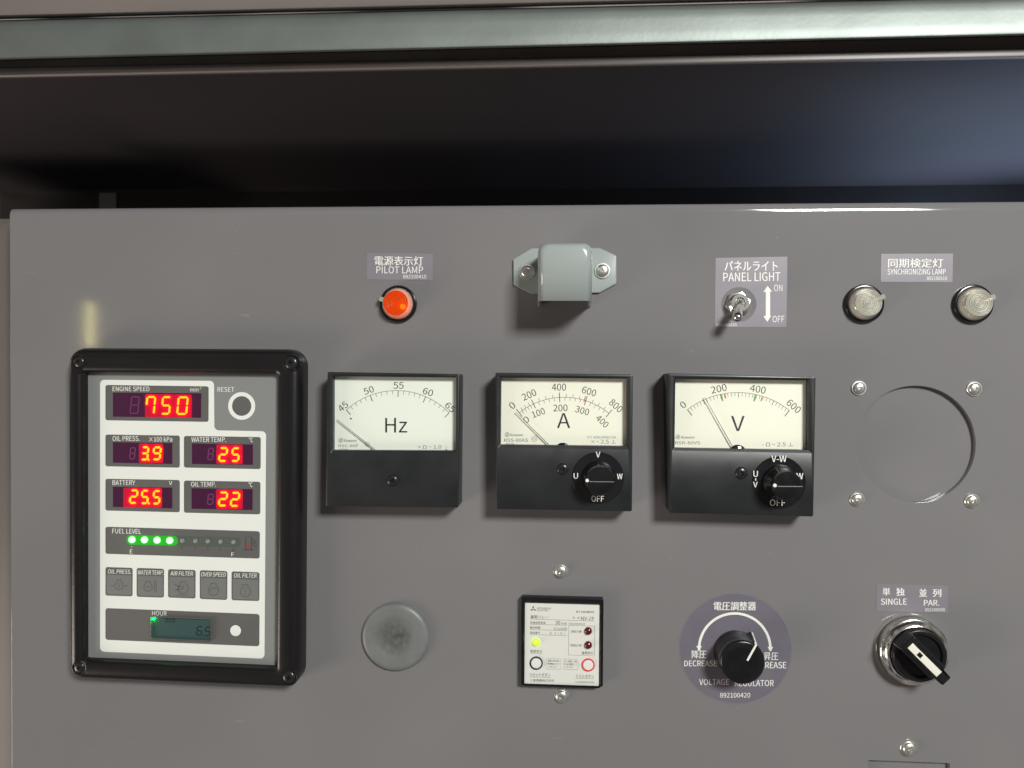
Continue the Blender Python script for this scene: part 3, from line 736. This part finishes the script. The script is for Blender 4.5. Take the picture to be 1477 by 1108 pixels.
def selector(t, Z, disc, skirt, front, dot, line, texts):
    cu, cv, rr = Z.circ(*disc, HM+0.6)
    s = MB(); s.lathe(cu, cv, [(rr, HM-0.2), (rr, HM+0.5), (rr-0.25, HM+0.8), (rr-0.4, HM+0.8), (0.1, HM+0.8)], 72); knob = s.build('selector_disc', DISCB, t)
    m = MB()
    for b, box, k in texts: m.text(b, Z, box, HM+0.87, **k)
    m.build('lettering', INKW, knob)
    HF = HM+14.5
    su, sv, sr = Z.circ(*skirt, HM+4); fu, fv, fr = Z.circ(*front, HF)
    m = MB(); L = []
    for r, f, h in ((sr*1.0, 0, HM+0.8), (sr*1.0, 0.05, HM+2.2), (sr*0.94, 0.12, HM+4.0), (fr*1.08, 0.25, HM+5.2), (fr*1.02, 0.6, HF-4), (fr, 1, HF-0.8), (fr*0.94, 1, HF)):
        L.append(lift(circ(fu, fv, r, 56), h))
    m.loft(L); m.build('selector_knob', KNOBB, t)
    m = MB()
    a, b = Z.q(*line[0], HF), Z.q(*line[1], HF)
    # raised grip below the pointer line
    pts = [a, b]
    th0 = math.atan2(a[1]-fv, a[0]-fu); th1 = math.atan2(b[1]-fv, b[0]-fu)
    if th0 > 0: th0 -= 2*math.pi
    arcp = [(fu+fr*0.9*math.cos(th0+(th1-th0)*k/18), fv+fr*0.9*math.sin(th0+(th1-th0)*k/18)) for k in range(19)]
    m.slab(arcp, HF-0.2, HF+0.9, 0.25)
    m.build('grip', KNOBB, t)
    m = MB(); m.stroke([(a[0], a[1]-0.2), (b[0], b[1]-0.2)], 0.28, HF+0.95)
    m.build('pointer_line', mat('worn_line', (0.30, 0.30, 0.28), 0.4), t)
    du, dv, dr = Z.circ(*dot, HF+0.9); m = MB(); m.lathe(du, dv, [(dr, HF), (dr, HF+1.0), (0.05, HF+1.1)], 18); m.build('pointer_dot', INKW, t)
selector(t, Z2, (1062, 550, 230), (1060, 540, 150), (1076, 576, 132), (966, 574, 15), ((985, 578), (1204, 580)),
         [('V', (1042, 318, 1083, 368), dict(bold=0.02)), ('U', (845, 508, 885, 557), dict(bold=0.02)), ('W', (1230, 512, 1280, 562), dict(bold=0.02)), ('OFF', (1003, 708, 1115, 760), dict(bold=0.01, slope=0.02))])

# voltmeter
Z = Zoom(940, 520, 5.681)
t, dial = meter('voltmeter', 'square black V meter with selector knob, nearest the round hole', Z, [(962.3, 538.5), (1177, 543.6), (1173.5, 745.6), (966, 740.3)],
          [(178, 132), (1296, 146), (1314, 762), (166, 740)], [(194, 152), (1284, 164), (1282, 735), (187, 716)], DIALP)
m = MB()
cen3 = circle3((293, 403), (708, 263), (1128, 410)); cen = cen3[:2]; rad = cen3[2]
a0, a1 = arc_angles(Z, [(293, 403), (1128, 410)], cen); aa = [a0+(a1-a0)*k/6 for k in range(7)]
scale_ticks(Z, cen, rad, aa, 5, 40, 0, 30, 0, HP, m, 0.28, 0.2)
def Pv(a, r, h=HP): return Z.q(cen[0]+r*math.cos(a), cen[1]-r*math.sin(a), h)
for a in (aa[0], aa[-1]): m.stroke([Pv(a, rad), Pv(a, rad-60)], 0.42, HP+0.02)
for s, c, w, hh, a in (('0', (257, 363), 38, 56, 38), ('200', (550, 232), 128, 58, 12), ('400', (870, 235), 128, 58, -10), ('600', (1165, 375), 124, 58, -40)): num(m, Z, s, c, w, hh, a)
m.text('V', Z, (650, 455, 762, 578), HP, bold=-0.002)
m.build('scale', INKB, dial)
for x in (570, 850):
    m = MB(); a = math.acos((x-cen[0])/rad); m.stroke([Pv(a, rad-4), Pv(a, rad-58)], 0.75, HP+0.03); m.build('green_mark', INKGREEN, dial)
for x in (600, 908):
    m = MB(); a = math.acos((x-cen[0])/rad); m.stroke([Pv(a, rad-4), Pv(a, rad-42)], 0.55, HP+0.03); m.build('red_mark', INKRED, dial)
m = MB(); logo(m, Z, (214, 627), 19, HP); m.text('Kuwano', Z, (240, 619, 350, 640), HP, bold=0.02, shear=0.25); m.text('RSR-80VS', Z, (192, 663, 398, 688), HP); m.build('maker_mark', INKF, dial); m = MB()
m.text('- Ω ~ 2.5 ⊥', Z, (905, 672, 1160, 705), HP); m.build('rating_print', INKF, dial)
needle(t, Z, (432, 298), (662, 706), 13.1)
m = MB(); cu, cv, rr = Z.circ(705, 764, 74, 12.6); m.lathe(cu, cv, [(rr, HD), (rr, 12.4), (rr*0.85, 12.9), (0.1, 13)], 40); m.build('pivot_cover', GLOSSB, t)
Z2 = Zoom(940, 600, 5.681)
screw(t, 940+738/5.681, 600+470/5.681, HM-0.5, 3.5, BLKSCR)
selector(t, Z2, (1045, 545, 218), (1050, 510, 150), (1112, 574, 124), (1010, 570, 15), ((1030, 573), (1236, 574)),
         [('V-W', (980, 325, 1105, 377), dict(bold=0.02)), ('U', (833, 450, 870, 500), dict(bold=0.02)), ('-', (848, 512, 856, 530), dict(bold=0.02)), ('V', (831, 540, 868, 585), dict(bold=0.02)),
          ('W', (1186, 468, 1242, 518), dict(bold=0.02)), ('OFF', (968, 685, 1095, 738), dict(bold=0.01))])

# ------------------------------------------------------------------ selector switch
H1 = 9.0
cu, cv, rr = ZK.circ(515, 655, 292, 1.0)
t = thing('selector_switch', 'black selector switch with cream pointer in a knurled chrome ring', 'switch', (cu, cv, 0))
fu, fv, fr = ZK.circ(583, 692, 228, 15)
MB().lathe(fu, fv, [(rr*1.06, 0.05), (rr*1.06, 0.35), (5, 0.4)], 72).build('gasket', PLATE, t)
MB().lathe(fu, fv, [(rr*0.95, 0.3), (rr*0.99, 1.2), (rr*0.99, 6.5), (rr*0.955, 7.0), (rr*0.93, 7.1)], 180, False, knurl=(1, 2, -0.022)).build('knurled_ring', CHROME, t)
MB().lathe(fu, fv, [(rr*0.935, 7.0), (rr*0.90, 8.3), (rr*0.83, 9.6), (rr*0.80, 9.8), (rr*0.77, 9.2), (rr*0.765, 7.5)], 96, False).build('chrome_collar', CHROME, t)
MB().lathe(fu, fv, [(rr*0.765, 7.5), (rr*0.765, 12.2), (rr*0.74, 13.2), (rr*0.70, 13.5), (rr*0.62, 13.4), (rr*0.58, 12.2), (0.1, 12)], 72).build('knob_body', KNOBB, t)
hA, hB = Vector(ZK.q(470, 575, 22)), Vector(ZK.q(800, 905, 22)); d = (hB-hA).normalized(); n = Vector((-d.y, d.x))
def hp(a, b): v = hA+(hB-hA)*a+n*b; return (v.x, v.y)
m = MB(); m.slab(roundpoly([hp(-0.02, -5.2), hp(0.72, -5.0), hp(0.80, -3.2), hp(1.0, -3.0), hp(1.0, 3.4), hp(0.80, 3.6), hp(0.72, 5.2), hp(-0.02, 5.4)], 1.0, 4), 11.5, 21.5, 1.2, 4)
m.build('handle', KNOBB, t)
e0, e1 = Vector(ZK.q(484, 592, 21.8)), Vector(ZK.q(728, 834, 21.8)); d = (e1-e0).normalized(); n = Vector((-d.y, d.x))
def sp(a, b): v = e0+(e1-e0)*a+n*b; return (v.x, v.y)
m = MB(); w = 1.95
m.slab([sp(0, -w), sp(0.27, -w), sp(0.27, w), sp(0, w)], 20.5, 21.9, 0.2)
m.slab([sp(0.40, -w), sp(1, -w), sp(1, w), sp(0.40, w)], 20.5, 21.9, 0.2); 
m.slab([sp(0.265, -w), sp(0.405, -w), sp(0.405, -w*0.62), sp(0.265, -w*0.62)], 20.5, 21.85, 0.0); m.slab([sp(0.265, w*0.62), sp(0.405, w*0.62), sp(0.405, w), sp(0.265, w)], 20.5, 21.85, 0.0)
m.build('pointer_insert', CREAM, t)

# ------------------------------------------------------------------ earth leakage relay
ZE = Zoom(740, 850, 7.387); Z1 = Zoom(750, 860, 11.36); Z3 = Zoom(750, 925, 11.36)
HR = 5.2; HPp = 4.2
q = [ZE.q(x, y, HR) for x, y in ((88, 84), (966, 106), (958, 1040), (84, 1024))]
c = (sum(p[0] for p in q)/4, sum(p[1] for p in q)/4)
t = thing('leakage_relay', 'black framed leakage relay with printed cream plate and lit green dot', 'relay', (c[0], c[1], 0))
o = ccw(roundpoly(q, 0.6, 3)); pi = ccw(roundpoly([ZE.q(x, y, HPp) for x, y in ((129, 146), (920, 168), (912, 1030), (122, 1003))], 0.5, 3))
m = MB(); m.loft([lift(o, 0), lift(o, HR-0.5), lift(inset(o, 0.15), HR-0.15), lift(inset(o, 0.5), HR), lift(inset(pi, -1.0), HR), lift(inset(pi, -0.05), HPp+0.1), lift(pi, HPp-0.5)], False, False); m.build('frame', GLOSSB, t)
m = MB(); m.poly(inset(pi, -0.2), HPp); plate = m.build('face_plate', RELAYP, t)
h = HPp+0.05; m = MB()
cx_, cy_ = 216, 210
def rh(cx, cy, ang, L=44, Wd=25):
    d = Vector((math.cos(R(ang)), -math.sin(R(ang)))); n = Vector((-d.y, d.x)); c = Vector((cx, cy))
    return [Z1.q(*(c), h), Z1.q(*(c+d*L/2+n*Wd/2), h), Z1.q(*(c+d*L), h), Z1.q(*(c+d*L/2-n*Wd/2), h)]
for a_ in (90, 210, 330): m.poly(rh(cx_, cy_, a_, 54, 30), h)
for b, box, *k in [('MITSUBISHI', (285, 183, 502, 212)), ('ELECTRIC', (285, 217, 470, 246)), ('電子式電流動作形', (918, 238, 1222, 274)), ('漏電リレー', (170, 312, 465, 366)),
                ('形', (866, 336, 902, 370)), ('名', (938, 338, 974, 374)), ('NV-ZF', (1000, 337, 1220, 393)), ('定格感度電流', (165, 412, 420, 452)), ('30', (580, 406, 660, 466)),
                ('mA', (682, 428, 770, 464)), ('(50/60Hz)', (800, 434, 1062, 476)), ('動作時間', (165, 494, 332, 534)), ('0.1s以内', (562, 508, 765, 554)), ('製造番号', (165, 578, 330, 618)),
                ('A', (490, 588, 518, 626)), ('2', (565, 590, 588, 628)), ('1', (622, 590, 632, 628)), ('0', (664, 591, 686, 629)), ('1', (722, 592, 732, 630)), ('1相出力側', (830, 558, 1005, 598))]:
    m.text(b, Z1, box, h, bold=0.012, slope=0.018)
for b, box in [('零相出力側', (826, 48, 1005, 88)), ('電源表示', (166, 140, 365, 186)), ('漏電表示', (1010, 168, 1200, 216)), ('リセットボタン', (160, 518, 500, 578)), ('三菱電機株式会社', (166, 618, 560, 662)),
               ('テストボタン', (915, 545, 1212, 600)), ('LA03DBN407H01', (905, 655, 1220, 682)),
               ('復電を押す前に', (455, 305, 650, 338)), ('主幹遮断器を切って', (430, 352, 650, 385)), ('ください', (460, 402, 600, 434)),
               ('月一回押して動', (728, 313, 930, 346)), ('作を確認して', (728, 360, 945, 393)), ('ください', (735, 408, 870, 440))]:
    m.text(b, Z3, box, h, bold=0.008, slope=0.014)
def ln(Z, pts, w=0.16, closed=False): m.stroke([Z.q(x, y, h) for x, y in pts], w, h+0.008, closed)
ln(Z1, [(165, 376), (1220, 408)]); ln(Z1, [(165, 460), (770, 478)]); ln(Z1, [(165, 546), (770, 564)]); ln(Z1, [(160, 628), (765, 648)])
def z3to1(x, y): return (x, y+65*11.36)
ln(Z1, [(800, 480), (1225, 490), z3to1(1220, 240), z3to1(795, 226)], 0.2, True)
ln(Z3, [(165, 196), (362, 204)]); ln(Z3, [(160, 584), (495, 594)]); ln(Z3, [(905, 606), (1215, 616)])
ln(Z3, [(405, 375), (442, 284), (667, 288), (660, 462), (436, 456)], 0.14, True); ln(Z3, [(715, 290), (930, 297), (972, 382), (930, 468), (713, 460)], 0.14, True)
m.build('lettering', INKF, plate)
def led(Z, x, y, r, mm, name, core=None):
    cu, cv, rr = Z.circ(x, y, r, HPp+1); s = MB(); pr = [(rr, HPp-0.1), (rr, HPp+0.3)]
    for k in range(1, 8): a = math.pi/2*k/7.2; pr.append((rr*math.cos(a), HPp+0.3+rr*0.8*math.sin(a)))
    s.lathe(cu, cv, pr, 28); o = s.build(name, mm, t)
    if core:
        s = MB(); s.lathe(cu+rr*0.05, cv+rr*0.25, [(rr*0.5, HPp+0.25+rr*0.62), (rr*0.42, HPp+rr*0.9), (0.05, HPp+0.45+rr*0.8)], 20); s.build('glowing_core', core, o)
    return o
led(Z1, 265, 762, 64, LIMELED, 'status_light', LIMECORE)
led(Z1, 1118, 577, 65, DARKRED, 'status_light'); led(Z3, 1118, 70, 65, DARKRED, 'status_light')
for (x, y, mm, nm) in ((267, 360, INKB, 'reset_button'), (1118, 390, BTNRED, 'test_button')):
    cu, cv, ro = Z3.circ(x, y, 108, HPp+0.4); s = MB(); s.lathe(cu, cv, [(ro, HPp), (ro, HPp+0.5), (ro*0.97, HPp+0.7), (ro*0.82, HPp+0.7), (ro*0.80, HPp+0.3)], 48, False); o = s.build(nm, mm, t)
    s = MB(); s.lathe(cu, cv, [(ro*0.78, HPp), (ro*0.78, HPp+0.6), (ro*0.72, HPp+0.8), (0.1, HPp+0.9)], 40); s.build('button_cap', BTNW, o)
for (x, y) in ((809, 824.5), (810, 1005)): screw(t, x, y, 0.02, 3.6, ZINC, 4.4, ZINC)

# ------------------------------------------------------------------ engine monitor
ZA = Zoom(80, 490, 3.887); ZB_ = Zoom(80, 740, 3.887)
HF, HFC = 14.0, 8.0
q = [Q(x, y, HF) for x, y in ((95.5, 503.5), (431, 505.5), (427.5, 994), (97, 979.5))]
c = (sum(p[0] for p in q)/4, sum(p[1] for p in q)/4)
t = thing('engine_monitor', 'tall black framed engine monitor with red number displays', 'monitor', (c[0], c[1], 0))
o = ccw(roundpoly(q, 9.0, 8)); ip = [ZA.q(180, 190, HFC+0.5), ZA.q(1253, 200, HFC+0.5), ZB_.q(1243, 855, HFC+0.5), ZB_.q(182, 810, HFC+0.5)]
ii = ccw(roundpoly(ip, 0.9, 8))
m = MB(); b0 = inset(o, -0.9)
m.loft([lift(inset(o, -1.0), 0), lift(inset(o, -0.9), 7), lift(inset(o, -0.3), 10.5), lift(inset(o, 1.2), 12.8), lift(inset(o, 3.0), 13.7), lift(inset(o, 4.8), HF), lift(inset(ii, -3.6), HF-0.1), lift(inset(ii, -2.2), HF-0.6), lift(inset(ii, -1.0), 12.4), lift(inset(ii, -0.25), 10.2), lift(ii, 9.2), lift(ii, HFC-0.5)], False, False)
m.build('bezel', BLACKP, t)
for (x, y, r) in ((114, 522, 3.5), (420, 523.5, 4.1), (114.5, 963, 3.5), (417, 977, 4.0)):
    cu, cv = Q(x, y, HF); s = MB(); s.lathe(cu, cv, [(r+1.0, 8), (r+1.0, 13.7), (r+0.7, 14.2), (r+0.3, 14.1), (r+0.15, 13.3), (0.1, 13.3)], 36); boss = s.build('screw_boss', BLACKP, t)
    place(HEAD, cu, cv, 13.3, r*0.97, random.uniform(0, 1.5)).build('screw', BLKSCR, boss)
m = MB(); m.poly(inset(ii, -0.3), HFC); m.build('face_plate', FACEG, t)
H0 = HFC+0.06
pts = [ZA.q(250, 225, H0), ZA.q(889, 231, H0), ZA.q(891, 508, H0), ZA.q(1181, 514, H0), ZB_.q(1172, 817, H0), ZB_.q(250, 777, H0)]
cp = ccw(pts); m = MB(); m.poly(roundpoly(pts, 2.6, 6), H0); m.build('white_field', FACEW, t)
H1_ = H0+0.06; H2 = H1_+0.08; H3 = H2+0.06
def panelq(Z, quad, r, h, mm, name, parent):
    m = MB(); m.poly(roundpoly([Z.q(x, y, h) for x, y in quad], r, 5), h); return m.build(name, mm, parent)
SEG = {'0': 'abcdef', '1': 'bc', '2': 'abged', '3': 'abgcd', '4': 'fgbc', '5': 'afgcd', '6': 'afgedc', '7': 'abcf', '8': 'abcdefg', '9': 'abcdfg'}
def seven(m, Z, ch, box, w, h, slant=0.10, th=0.0):
    x0, y0, x1, y1 = box; ym = (y0+y1)/2
    def P(x, y): return (x+slant*(y1-y), y)
    g = w*0.12; k = w/2
    def hseg(y, xa, xb): return [(xa+g, y), (xa+g+k, y-k), (xb-g-k, y-k), (xb-g, y), (xb-g-k, y+k), (xa+g+k, y+k)]
    def vseg(x, ya, yb): return [(x, ya+g), (x+k, ya+g+k), (x+k, yb-g-k), (x, yb-g), (x-k, yb-g-k), (x-k, ya+g+k)]
    xa, xb, ya, yb = x0+k, x1-k-slant*(y1-y0), y0+k, y1-k
    S = {'a': hseg(ya, xa, xb), 'g': hseg(ym, xa, xb), 'd': hseg(yb, xa, xb), 'f': vseg(xa, ya, ym), 'b': vseg(xb, ya, ym), 'e': vseg(xa, ym, yb), 'c': vseg(xb, ym, yb)}
    for s_ in SEG[ch]:
        pp = [Z.q(*P(x, y), h) for x, y in S[s_]]
        m.poly(pp, h)
def display(Z, quad, screen, caps, ghosts, glow_box, digs, w, dots=()):
    d = panelq(Z, quad, 1.3, H1_, DISPG, 'display', t)
    panelq(Z, screen, 0.2, H2, SCREENP, 'screen', d)
    m = MB()
    m.text(caps[0][0], Z, caps[0][1], H2, bold=0.012); m.build('caption', INKW, d); m = MB()
    for b, box in caps[1:]: m.text(b, Z, box, H2, bold=0.008)
    m.build('unit_mark', INKW, d)
    if ghosts:
        m = MB()
        for box in ghosts: seven(m, Z, '8', box, w*0.55, H3)
        m.build('unlit_digit', GHOST, d)
    m = MB(); x0, y0, x1, y1 = glow_box
    m.poly(roundpoly([Z.q(x0, y0, H3), Z.q(x1, y0+(x1-x0)*0.012, H3), Z.q(x1, y1+(x1-x0)*0.012, H3), Z.q(x0, y1, H3)], 0.8, 4), H3); m.build('digit_glow_patch', GLOWRED, d)  # patch coloured as the digits' red glow
    m = MB(); hd = H3+0.75
    for ch, box in digs: seven(m, Z, ch, box, w, hd)
    for (x, y, r) in dots:
        cu, cv, rr = Z.circ(x, y, r, hd); m.poly(circ(cu, cv, rr, 14), hd)
    m.build('lit_digit', DIGIT, d)
BD = dict(bold=0.01)
display(ZA, [(280, 254), (859, 262), (858, 461), (280, 452)], [(322, 297), (818, 301), (816, 438), (322, 432)],
        [('ENGINE SPEED', (320, 263, 527, 289)), ('min', (755, 268, 802, 291)), ('-1', (803, 264, 818, 277))], [(415, 318, 474, 416), (500, 330, 556, 420)][:1], (502, 305, 765, 434),
        [('7', (500, 316, 566, 421)), ('5', (588, 317, 652, 421)), ('0', (676, 318, 748, 422))], 11)
display(ZA, [(280, 532), (697, 538), (697, 718), (280, 710)], [(322, 575), (655, 580), (655, 697), (322, 690)],
        [('OIL PRESS.', (320, 540, 472, 568)), ('×100 kPa', (525, 543, 655, 572))], [(412, 603, 452, 672)], (468, 582, 604, 690),
        [('3', (474, 597, 528, 678)), ('9', (540, 598, 598, 677))], 12, [(521, 673, 6)])
display(ZA, [(720, 540), (1151, 546), (1150, 726), (720, 717)], [(765, 582), (1107, 588), (1107, 702), (765, 697)],
        [('WATER TEMP.', (762, 547, 957, 574)), ('℃', (1085, 549, 1108, 575))], [(850, 606, 890, 676)], (902, 588, 1050, 696),
        [('2', (910, 602, 970, 686)), ('5', (981, 603, 1038, 686))], 12)
display(ZA, [(280, 780), (697, 787), (697, 968), (280, 958)], [(322, 825), (655, 830), (655, 946), (322, 938)],
        [('BATTERY', (320, 788, 447, 815)), ('V', (636, 793, 655, 814))], [], (380, 830, 597, 940),
        [('2', (410, 839, 467, 921)), ('5', (474, 841, 528, 923)), ('5', (540, 843, 594, 925))], 12, [(523, 918, 6)])
display(ZA, [(720, 790), (1149, 797), (1148, 980), (720, 970)], [(763, 833), (1105, 838), (1105, 955), (763, 948)],
        [('OIL TEMP.', (760, 797, 900, 824)), ('℃', (1083, 799, 1105, 827))], [(848, 864, 890, 926)], (900, 838, 1050, 948),
        [('2', (909, 851, 970, 936)), ('2', (976, 853, 1038, 938))], 12)
# fuel gauge
f = panelq(ZB_, [(280, 77), (1146, 103), (1145, 256), (280, 229)], 1.4, H1_, DISPG, 'fuel_gauge', t)
panelq(ZB_, [(397, 122), (1038, 136), (1036, 192), (397, 180)], 2.6, H2, GREENTR, 'lamp_track', f)
panelq(ZB_, [(399, 123), (686, 130), (686, 184), (399, 178)], 2.4, H2+0.03, GREENHALO, 'led_halo', f)  # glowing bar added to imitate the LED halo
m = MB(); m.text('FUEL LEVEL', ZB_, (318, 88, 480, 115), H2, bold=0.012, slope=0.015); m.build('caption', INKW, f); m = MB(); m.text('E', ZB_, (417, 204, 432, 227), H2, **BD); m.stroke([ZB_.q(428, 186, H2), ZB_.q(428, 195, H2)], 0.3, H2+0.03); m.build('empty_mark', INKW, f); m = MB(); m.text('F', ZB_, (986, 221, 1001, 243), H2, **BD); m.build('full_mark', INKW, f)
m = MB()
for x, y in ((708, 186), (783, 190), (853, 192), (924, 194), (997, 196)): m.stroke([ZB_.q(x, y, H2), ZB_.q(x, y+(18 if x not in (997, 428) else 26), H2)], 0.35, H2+0.03)
DARKPRINT = mat('dark_print', (0.05, 0.05, 0.05), 0.5); m.build('scale_marks', DARKPRINT, f); m = MB()
def icon(pts, Z, w=0.4, closed=False): m.stroke([Z.q(x, y, H2) for x, y in pts], w, H2+0.01, closed)
icon([(1064, 205), (1066, 136), (1097, 134), (1099, 205)], ZB_, 0.4); icon([(1055, 207), (1110, 207)], ZB_, 0.5)
icon([(1099, 145), (1115, 155), (1127, 180), (1120, 190), (1110, 184), (1108, 168), (1098, 165)], ZB_, 0.4)
m.build('pump_symbol', DARKPRINT, f)
m = MB(); m.poly([ZB_.q(x, y, H2) for x, y in ((1068, 166), (1096, 168), (1096, 203), (1067, 203))], H2+0.02); m.build('pump_mark', mat('pump_red', (0.17, 0.075, 0.07), 0.5), f)
for i, (x, y) in enumerate(((428, 150), (498, 151), (569, 153), (640, 155), (710, 156), (783, 158), (853, 160), (924, 162), (997, 164))):
    cu, cv, rr = ZB_.circ(x, y, 17 if i < 4 else 12, H2+0.5); s = MB(); hh = 1.5 if i < 4 else 0.6
    s.lathe(cu, cv, [(rr, H2-0.02), (rr*0.97, H2+hh*0.55), (rr*0.7, H2+hh*0.9), (0.05, H2+hh)], 24); s.build('fuel_light', GREENL if i < 4 else OFFLED, f)
# warning lights
WL = [([(280, 303), (433, 308), (432, 468), (280, 463)], 'OIL PRESS.', (295, 316, 424, 340)), ([(455, 308), (609, 313), (608, 475), (455, 470)], 'WATER TEMP.', (462, 321, 605, 345)),
      ([(631, 315), (786, 320), (785, 480), (631, 474)], 'AIR FILTER', (644, 327, 771, 350)), ([(809, 321), (964, 326), (963, 488), (809, 482)], 'OVER SPEED', (817, 332, 955, 356)),
      ([(987, 327), (1144, 333), (1143, 494), (987, 489)], 'OIL FILTER', (1001, 338, 1129, 362))]
ENG = [(-16, -32), (16, -32), (13, -22), (26, -6), (28, 10), (18, 26), (0, 33), (-18, 26), (-28, 10), (-26, -6), (-13, -22)]
for i, (quad, cap, box) in enumerate(WL):
    w = panelq(ZB_, quad, 1.3, H1_, DISPG, 'warning_light', t)
    (x0, y0), (x1, y1), (x2, y2), (x3, y3) = quad
    panelq(ZB_, [(x0+7, y0+42), (x1-6, y1+42), (x2-6, y2-7), (x3+7, y3-7)], 0.9, H2, LAMPG, 'light_window', w)
    m = MB(); m.text(cap, ZB_, box, H2, bold=0.012, shear=0.15, slope=0.012); m.build('caption', INKW, w)
    m = MB(); cx = (x0+x2)/2+(-12 if i == 1 else 8 if i == 2 else 0); cy = (y0+y2)/2+18+i*2; k = 0.85 if i < 2 else 1.05
    m.stroke([ZB_.q(cx+x*k, cy+y*k, H2) for x, y in ENG], 0.55, H2+0.07, True)
    if i == 0:
        for s_ in (-1, 1): m.stroke([ZB_.q(cx+s_*32, cy+5, H2), ZB_.q(cx+s_*46, cy+5, H2)], 0.7, H2+0.07)
        m.stroke([ZB_.q(cx, cy-10, H2), ZB_.q(cx-4, cy+2, H2), ZB_.q(cx+4, cy+8, H2), ZB_.q(cx, cy+16, H2)], 0.5, H2+0.07)
    if i == 1:
        m.stroke([ZB_.q(cx-13, cy+5, H2), ZB_.q(cx-5, cy, H2), ZB_.q(cx+5, cy+6, H2), ZB_.q(cx+13, cy+2, H2)], 0.5, H2+0.07)
        m.stroke([ZB_.q(cx+36, cy-30, H2), ZB_.q(cx+46, cy-30, H2), ZB_.q(cx+45, cy+26, H2), ZB_.q(cx+40, cy+34, H2), ZB_.q(cx+36, cy+26, H2)], 0.45, H2+0.07, True)
    if i == 2:
        m.stroke([ZB_.q(cx-50, cy-22, H2), ZB_.q(cx-24, cy-6, H2), ZB_.q(cx-2, cy-8, H2), ZB_.q(cx+6, cy, H2), ZB_.q(cx-6, cy+6, H2), ZB_.q(cx-24, cy+6, H2), ZB_.q(cx-48, cy+16, H2)], 0.5, H2+0.07)
        m.stroke([ZB_.q(cx-34, cy+40, H2), ZB_.q(cx+30, cy+42, H2)], 0.3, H2+0.07)
    if i == 3:
        m.stroke([ZB_.q(cx+17*math.cos(R(200-170*k/10)), cy+8-17*math.sin(R(200-170*k/10)), H2) for k in range(11)], 0.55, H2+0.07)
    if i == 4:
        for k in range(3): m.stroke([ZB_.q(cx, cy-14+k*14, H2), ZB_.q(cx, cy-8+k*14, H2)], 0.7, H2+0.07)
    m.build('engine_symbol', INKG, w)
# hour meter
hm = panelq(ZB_, [(280, 533), (1144, 567), (1143, 748), (280, 711)], 1.6, H1_, DISPG, 'hour_meter', t)
panelq(ZB_, [(540, 578), (877, 592), (877, 713), (540, 700)], 0.3, H2, LCD, 'screen', hm)
m = MB(); m.text('HOUR', ZB_, (542, 550, 623, 575), H2, bold=0.006, slope=0.02); m.build('caption', INKW, hm); cu, cv, rr = ZB_.circ(1010, 660, 30, H2); m = MB(); m.lathe(cu, cv, [(rr, H2-0.05), (rr, H2+0.05), (rr*0.96, H2+0.1), (0.1, H2+0.12)], 40); m.build('white_button', FACEW, hm)
m = MB()
for ch, box in (('6', (786, 634, 828, 688)), ('5', (832, 637, 874, 691))): seven(m, ZB_, ch, box, 7, H3, 0.14)
cu, cv, rr = ZB_.circ(829, 686, 4, H3); m.poly(circ(cu, cv, rr, 10), H3)
for k in range(3): seven(m, ZB_, '0', (612+k*21, 590+k, 630+k*21, 613+k), 5, H3, 0.1)
m.build('lcd_digit', LCDINK, hm)
m = MB(); a = ZB_.q(546, 584, H2); m.lathe(a[0]+0.75, a[1]-0.75, [(0.4, H2+0.4), (0.4, H2+1.0), (0.1, H2+1.1)], 16); m.build('backlight', LCDLED, hm)
lc = ccw(roundpoly([ZB_.q(x, y, H2) for x, y in ((540, 578), (877, 592), (877, 713), (540, 700))], 0.3, 3))
m = MB(); m.loft([lift(inset(lc, -0.35), H2-0.05), lift(inset(lc, -0.3), H2+1.45), lift(inset(lc, 0.1), H2+1.5), lift(inset(lc, 0.1), H2+0.02)], False, False); m.build('screen_rim', DISPG, hm)
# reset button
cu, cv, rr = ZA.circ(1044, 372, 76, H1_); m = MB(); m.lathe(cu, cv, [(rr*0.7, H0-0.03), (rr*0.7, H1_+0.02), (rr*0.66, H1_+0.10), (0.1, H1_+0.16)], 48); rb = m.build('reset_button', DISPG, t)
m = MB(); m.ring(cu, cv, rr, rr*0.71, H1_, 56); m.build('white_ring', FACEW, rb)
m = MB(); m.text('RESET', ZA, (908, 266, 1002, 293), H1_, bold=0.004); m.build('caption', INKW, rb)

for o in bpy.data.objects:
    if '_abs' in o: del o['_abs']
